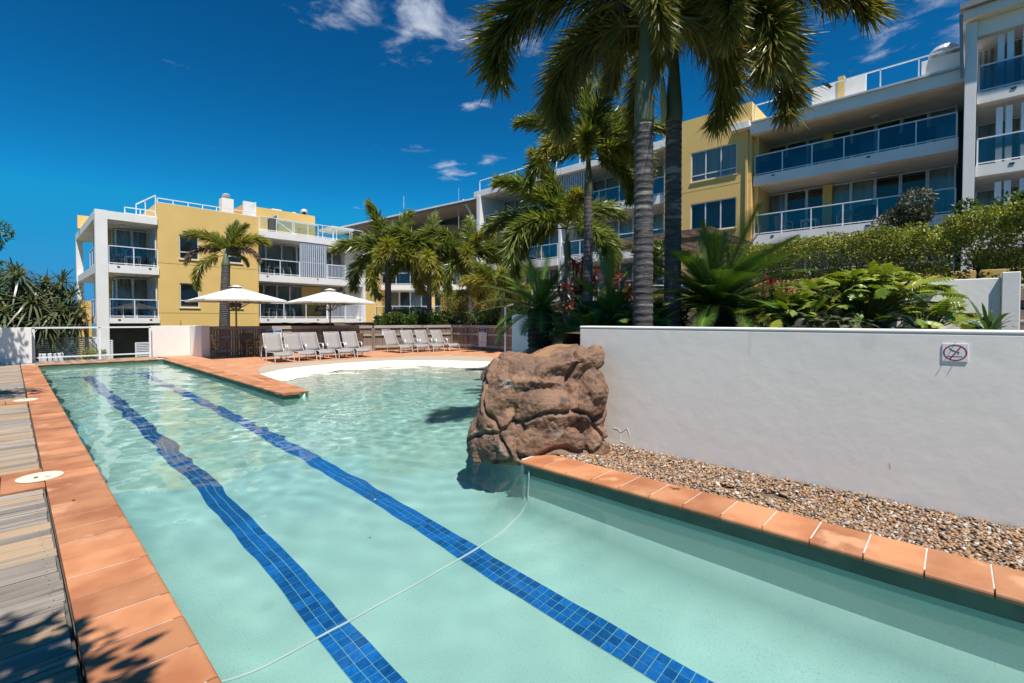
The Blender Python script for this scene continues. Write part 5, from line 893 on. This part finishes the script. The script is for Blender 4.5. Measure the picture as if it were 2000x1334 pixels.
strap('strap-leaved lily at the end of the curved white wall',7.6,-.28,1.36,34,.68,.022,leafmat('lily_leaf',(.03,.075,.02),(.05,.10,.025),(.12,.2,.05),rough=.3),51,bend=.7)
strap('spiky low plant below the corner balcony, beyond the pool gate',4.2,28.2,-.75,40,.95,.03,pandm,52,bend=.4,e0=5,e1=70)
for i,(x,y,z,lab) in enumerate(((14.0,22.6,.9,'broad strappy fern at the foot of the first bank palm'),(15.0,21.9,.9,'light green strappy clump between the first and middle bank palms'),(18.0,18.9,1.2,'yucca-like plant in front of the thin hedge'),(18.3,17.3,1.3,'second yucca-like plant close to the galvanised pole'),(17.6,21.1,1.0,'dark strappy clump behind the fence corner'))): strap(lab,x,y,z,44,.75,.03,treeleaf if i<2 else darkleaf,60+i,bend=.6 if i<2 else .25,group='strappy plants on the bank')
def cane(label,x,y,z,heads,L_,wd,mat_,seed,name,cat,nl=34,bend=.6,stem_m=bark,group=None,sr=.03):
    p=thing(name,label,cat,(x,y,z),0,group); parts=[]; st=MB(); r=np.random.default_rng(seed)
    for i,(hx,hy,hz) in enumerate(heads):
        V,F,t=rosette(nl,L_,wd,seed+i,-25,85,bend); tilt=Matrix.Rotation(math.atan2(hx,hz)*.7,3,'Y')@Matrix.Rotation(-math.atan2(hy,hz)*.7,3,'X'); V=V@np.array(tilt).T+np.array([hx,hy,hz]); parts.append((V,F,t)); st.tube([(0,0,-.2),(hx*.35,hy*.35,hz*.5),(hx,hy,hz)],[sr*1.3,sr,sr*.8],7)
    V,F,t=join(parts); link('leaves',np_mesh('leaves',V,F,mat_,False,t),p); st.build('stem',stem_m,p); return p
r_=random.Random(4)
cane('purple-red cordyline clump beside the thin palm trunk',12.5,8.9,bz(12.5,8.9),[(r_.uniform(-.55,.55),r_.uniform(-.55,.55),r_.uniform(.7,2.2)) for i in range(20)],.42,.035,redleaf,71,'cordyline','cordyline',24,.5,group='red cordylines')
cane('smaller red cordyline clump left of the tall palm trunk',12.4,7.2,bz(12.4,7.2),[(r_.uniform(-.5,.5),r_.uniform(-.4,.4),r_.uniform(.6,1.5)) for i in range(11)],.40,.035,redleaf,72,'cordyline','cordyline',24,.5,group='red cordylines')
cane('low orange-red cordyline at the foot of the white sloping wall',11.7,8.75,bz(11.7,8.75),[(r_.uniform(-.4,.4),r_.uniform(-.4,.4),r_.uniform(.5,1.3)) for i in range(8)],.38,.035,redleaf,73,'cordyline','cordyline',22,.5,group='red cordylines')
cane('bright red bromeliad clump at the tips of the large cycad',11.0,2.55,1.5,[(0,0,.55),(.25,-.3,.35),(-.1,.25,.75)],.42,.03,bromel,74,'bromeliad','bromeliad',24,.4)
ph=[(-.2,0,2.9),(.55,-.3,3.4),(1.35,.2,3.2),(2.1,.1,2.7),(1.7,-.6,2.2),(.9,-.8,2.5),(.1,-.7,2.1),(-.9,.1,2.6),(-.8,-.6,1.9),(1.2,-.9,1.75),(.4,.6,3.5),(2.3,-.4,2.1),(-.3,-.9,1.5),(1.9,.5,3.3),(-1.3,-.3,2.2)]
cane('large screw pine with drooping strap leaves behind the low white wall',-.25,27.3,-.6,[(a*.9,b,c*1.12) for a,b,c in ph]+[(a*.8+.25,b*.8+.35,c*.92) for a,b,c in ph],1.2,.036,pandm,81,'screw_pine','screw pine',54,.75,sr=.07)

box_hedge('leafy undergrowth on the bank behind the four loungers',(13.1,22.1),(17.4,21.35),.9,.4,1.75,9000,.13,treeleaf,91,rag=.3,stems=5,cat='shrubs'); box_hedge('dark undergrowth along the fence behind the pool rules sign',(17.75,20.6),(17.55,15.3),.9,.4,1.9,9000,.13,darkleaf,92,rag=.3,stems=5,cat='shrubs')
box_hedge('thick low greenery between the stout cycad and the long wall end',(8.2,5.9),(9.6,4.2),1.0,.9,1.75,8000,.10,darkleaf,93,rag=.25,stems=3,cat='shrubs'); box_hedge('low mixed greenery in front of the pergola, behind the large cycad',(10.6,3.6),(13.2,.6),.8,1.35,1.95,7000,.10,treeleaf,94,rag=.25,stems=3,cat='shrubs')
# ------------------------------------------------------------------ the boulder at the pool corner
def boulder():
    bx=thing('boulder','big brown artificial rock boulder between the pool coping and the white wall','boulder',(4.25,3.75,-.5),-R(46.75))
    me0=bpy.data.meshes.new('lumps'); bm=bmesh.new(); r=random.Random(12)
    # (x right, y away, z up) measured from the base centre, half sizes, tilt about y and x
    LUMPS=[((.14,.40,.94),(.70,.55,.66),0,0,1.2),((.48,.36,1.49),(.46,.5,.19),-12,4,1.32),((-.12,.45,1.30),(.40,.5,.16),-18,0,1.3),((.10,.03,1.26),(.46,.2,.125),8,-6,1.3),((.20,-.12,.96),(.36,.2,.28),-6,8,1.12),((.16,-.04,.55),(.52,.28,.30),0,-4,1.25),((-.42,.22,.84),(.19,.38,.46),14,0,1.25),((-.56,.2,.56),(.15,.3,.30),10,0,1.25),((-.25,.02,.55),(.25,.25,.40),8,5,1.2),((.76,.08,.98),(.18,.3,.42),4,0,1.25),((.78,.0,.52),(.19,.22,.30),-4,0,1.25),((.1,.9,1.0),(.6,.4,.4),0,0,1.25)]
    for c,h,ty,tx,bd in LUMPS:
        Mx=Matrix.Translation(c)@Matrix.Rotation(R(ty),4,'Y')@Matrix.Rotation(R(tx),4,'X'); planes=[]
        for ax in ((1,0,0),(-1,0,0),(0,1,0),(0,-1,0),(0,0,1),(0,0,-1)): planes.append(((Vector(ax)+Vector((r.gauss(0,.14),r.gauss(0,.14),r.gauss(0,.14)))).normalized(),r.uniform(.93,1.03)))
        for i in range(9):
            n=Vector((r.gauss(0,1),r.gauss(0,1),r.gauss(0,1))).normalized(); planes.append((n,r.uniform(1.0,1.22)))
        ib=bmesh.new(); bmesh.ops.create_icosphere(ib,subdivisions=4,radius=1)
        for v in ib.verts:
            d=v.co.normalized(); rad=bd
            for n,q in planes:
                k=n.dot(d)
                if k>.05: rad=min(rad,q/k)
            v.co=Mx@Vector((d.x*rad*h[0],d.y*rad*h[1],d.z*rad*h[2]))
        t=bpy.data.meshes.new('t'); ib.to_mesh(t); ib.free(); bm.from_mesh(t); bpy.data.meshes.remove(t)
    bm.to_mesh(me0); bm.free(); o=link('tmp',me0); m=o.modifiers.new('r','REMESH'); m.mode='VOXEL'; m.voxel_size=.0135; m2=o.modifiers.new('s','SMOOTH'); m2.factor=.5; m2.iterations=7
    dg=bpy.context.evaluated_depsgraph_get(); me=bpy.data.meshes.new_from_object(o.evaluated_get(dg)); bpy.data.objects.remove(o)
    n=len(me.vertices); co=np.empty(n*3); no=np.empty(n*3); me.vertices.foreach_get('co',co); me.vertices.foreach_get('normal',no); co=co.reshape(-1,3); no=no.reshape(-1,3); dis=np.empty(n)
    for i in range(n):
        p=Vector(co[i]); q=p+.10*Vector((mnoise.noise(p*3),mnoise.noise(p*3+Vector((5,1,2))),mnoise.noise(p*3+Vector((1,7,3)))))
        ds,_=mnoise.voronoi(Vector((q.x*.9+3.3,q.y*.8,q.z*1.15))); crack=max(0,1-(ds[1]-ds[0])/.06)
        ds2,_=mnoise.voronoi(Vector((q.x*4.4+1.3,q.y*4,q.z*5.5))); cr2=max(0,1-(ds2[1]-ds2[0])/.10)*(1 if mnoise.noise(p*1.7)>.05 else 0)
        pit=max(0,mnoise.noise(p*16)-.32)
        dis[i]=-.065*crack**1.3-.007*cr2+.028*mnoise.fractal(p*4.5,1.0,2.1,5)+.009*mnoise.noise(p*24)+.005*mnoise.noise(p*52)-.035*pit
    co+=no*dis[:,None]; zl=co[:,2]<.36; k=np.where(zl,(.36-co[:,2]),0); co[:,0]-=np.sign(co[:,0]-.1)*k*.5*(np.abs(co[:,0]-.1)>.15); co[:,2]=np.where(zl,.36-k*.45,co[:,2]); me.vertices.foreach_set('co',co.ravel()); me.polygons.foreach_set('use_smooth',[True]*len(me.polygons)); me.update()
    m=M('boulder_rock',(.225,.122,.070),(.145,.08,.048),rough=.72,scale=2.6,det=8,lo=.38,hi=.62,bump=1.0,bscale=60,bdist=.012,dirt=((.33,.28,.21),3.4,.60,.78))
    nt=m.node_tree; N=nt.nodes; L=nt.links; b=N['Principled BSDF']; src=b.inputs['Base Color'].links[0].from_socket; g=N.new('ShaderNodeNewGeometry')
    def nz(s,d,r0,r1):
        q=N.new('ShaderNodeTexNoise'); q.inputs['Scale'].default_value=s; q.inputs['Detail'].default_value=d; L.new(g.outputs['Position'],q.inputs['Vector']); mr=N.new('ShaderNodeMapRange'); L.new(q.outputs['Fac'],mr.inputs[0]); mr.inputs[1].default_value=r0; mr.inputs[2].default_value=r1; return mr.outputs[0]
    def mix(f,a,c):
        q=N.new('ShaderNodeMix'); q.data_type='RGBA'; L.new(f,q.inputs[0]); L.new(a,q.inputs[6]); q.inputs[7].default_value=(*c,1); return q.outputs[2]
    c=mix(nz(1.7,4,.52,.66),src,(.31,.165,.08)); c=mix(nz(6,7,.56,.70),c,(.07,.045,.035)); c=mix(nz(4.1,7,.62,.74),c,(.42,.37,.31))
    L.new(c,b.inputs['Base Color']); me.materials.clear(); me.materials.append(m)
    o=link('rock',me,bx); o.cycles.is_caustics_receiver=True; bx.rotation_euler[2]=-R(46.75); return bx
boulder()
def small_rock(label,loc,s,seed):
    r=random.Random(seed); ib=bmesh.new(); bmesh.ops.create_icosphere(ib,subdivisions=3,radius=1); pl=[(Vector((r.gauss(0,1),r.gauss(0,1),r.gauss(0,1))).normalized(),r.uniform(.6,.95)) for i in range(12)]
    for v in ib.verts:
        d=v.co.normalized(); rad=1.1
        for n,q in pl:
            k=n.dot(d)
            if k>.05: rad=min(rad,q/k)
        v.co=Vector((d.x*rad*s[0],d.y*rad*s[1],d.z*rad*s[2]))*(1+.08*mnoise.noise(d*4))
    me=bpy.data.meshes.new('rock'); ib.to_mesh(me); ib.free(); me.materials.append(MT['boulder_rock']); me.polygons.foreach_set('use_smooth',[True]*len(me.polygons)); o=link('rock',me); o.location=loc; tag(o,label,'rock','garden edging rocks'); return o
for i,(x,y,z,s,l) in enumerate(((5.3,5.0,.75,(.34,.34,.3),'brown rock behind the boulder at the lagoon edge'),(6.1,5.8,.55,(.5,.4,.35),'flat brown rock at the foot of the stout cycad'),(7.2,6.6,.5,(.5,.45,.3),'brown edging rock beside the stout cycad trunk'))): small_rock(l,(x,y,z),s,40+i)
for o in sc.objects:
    if o.type=='MESH' and o.name.startswith(('rock','boulder')): o.cycles.is_caustics_receiver=True
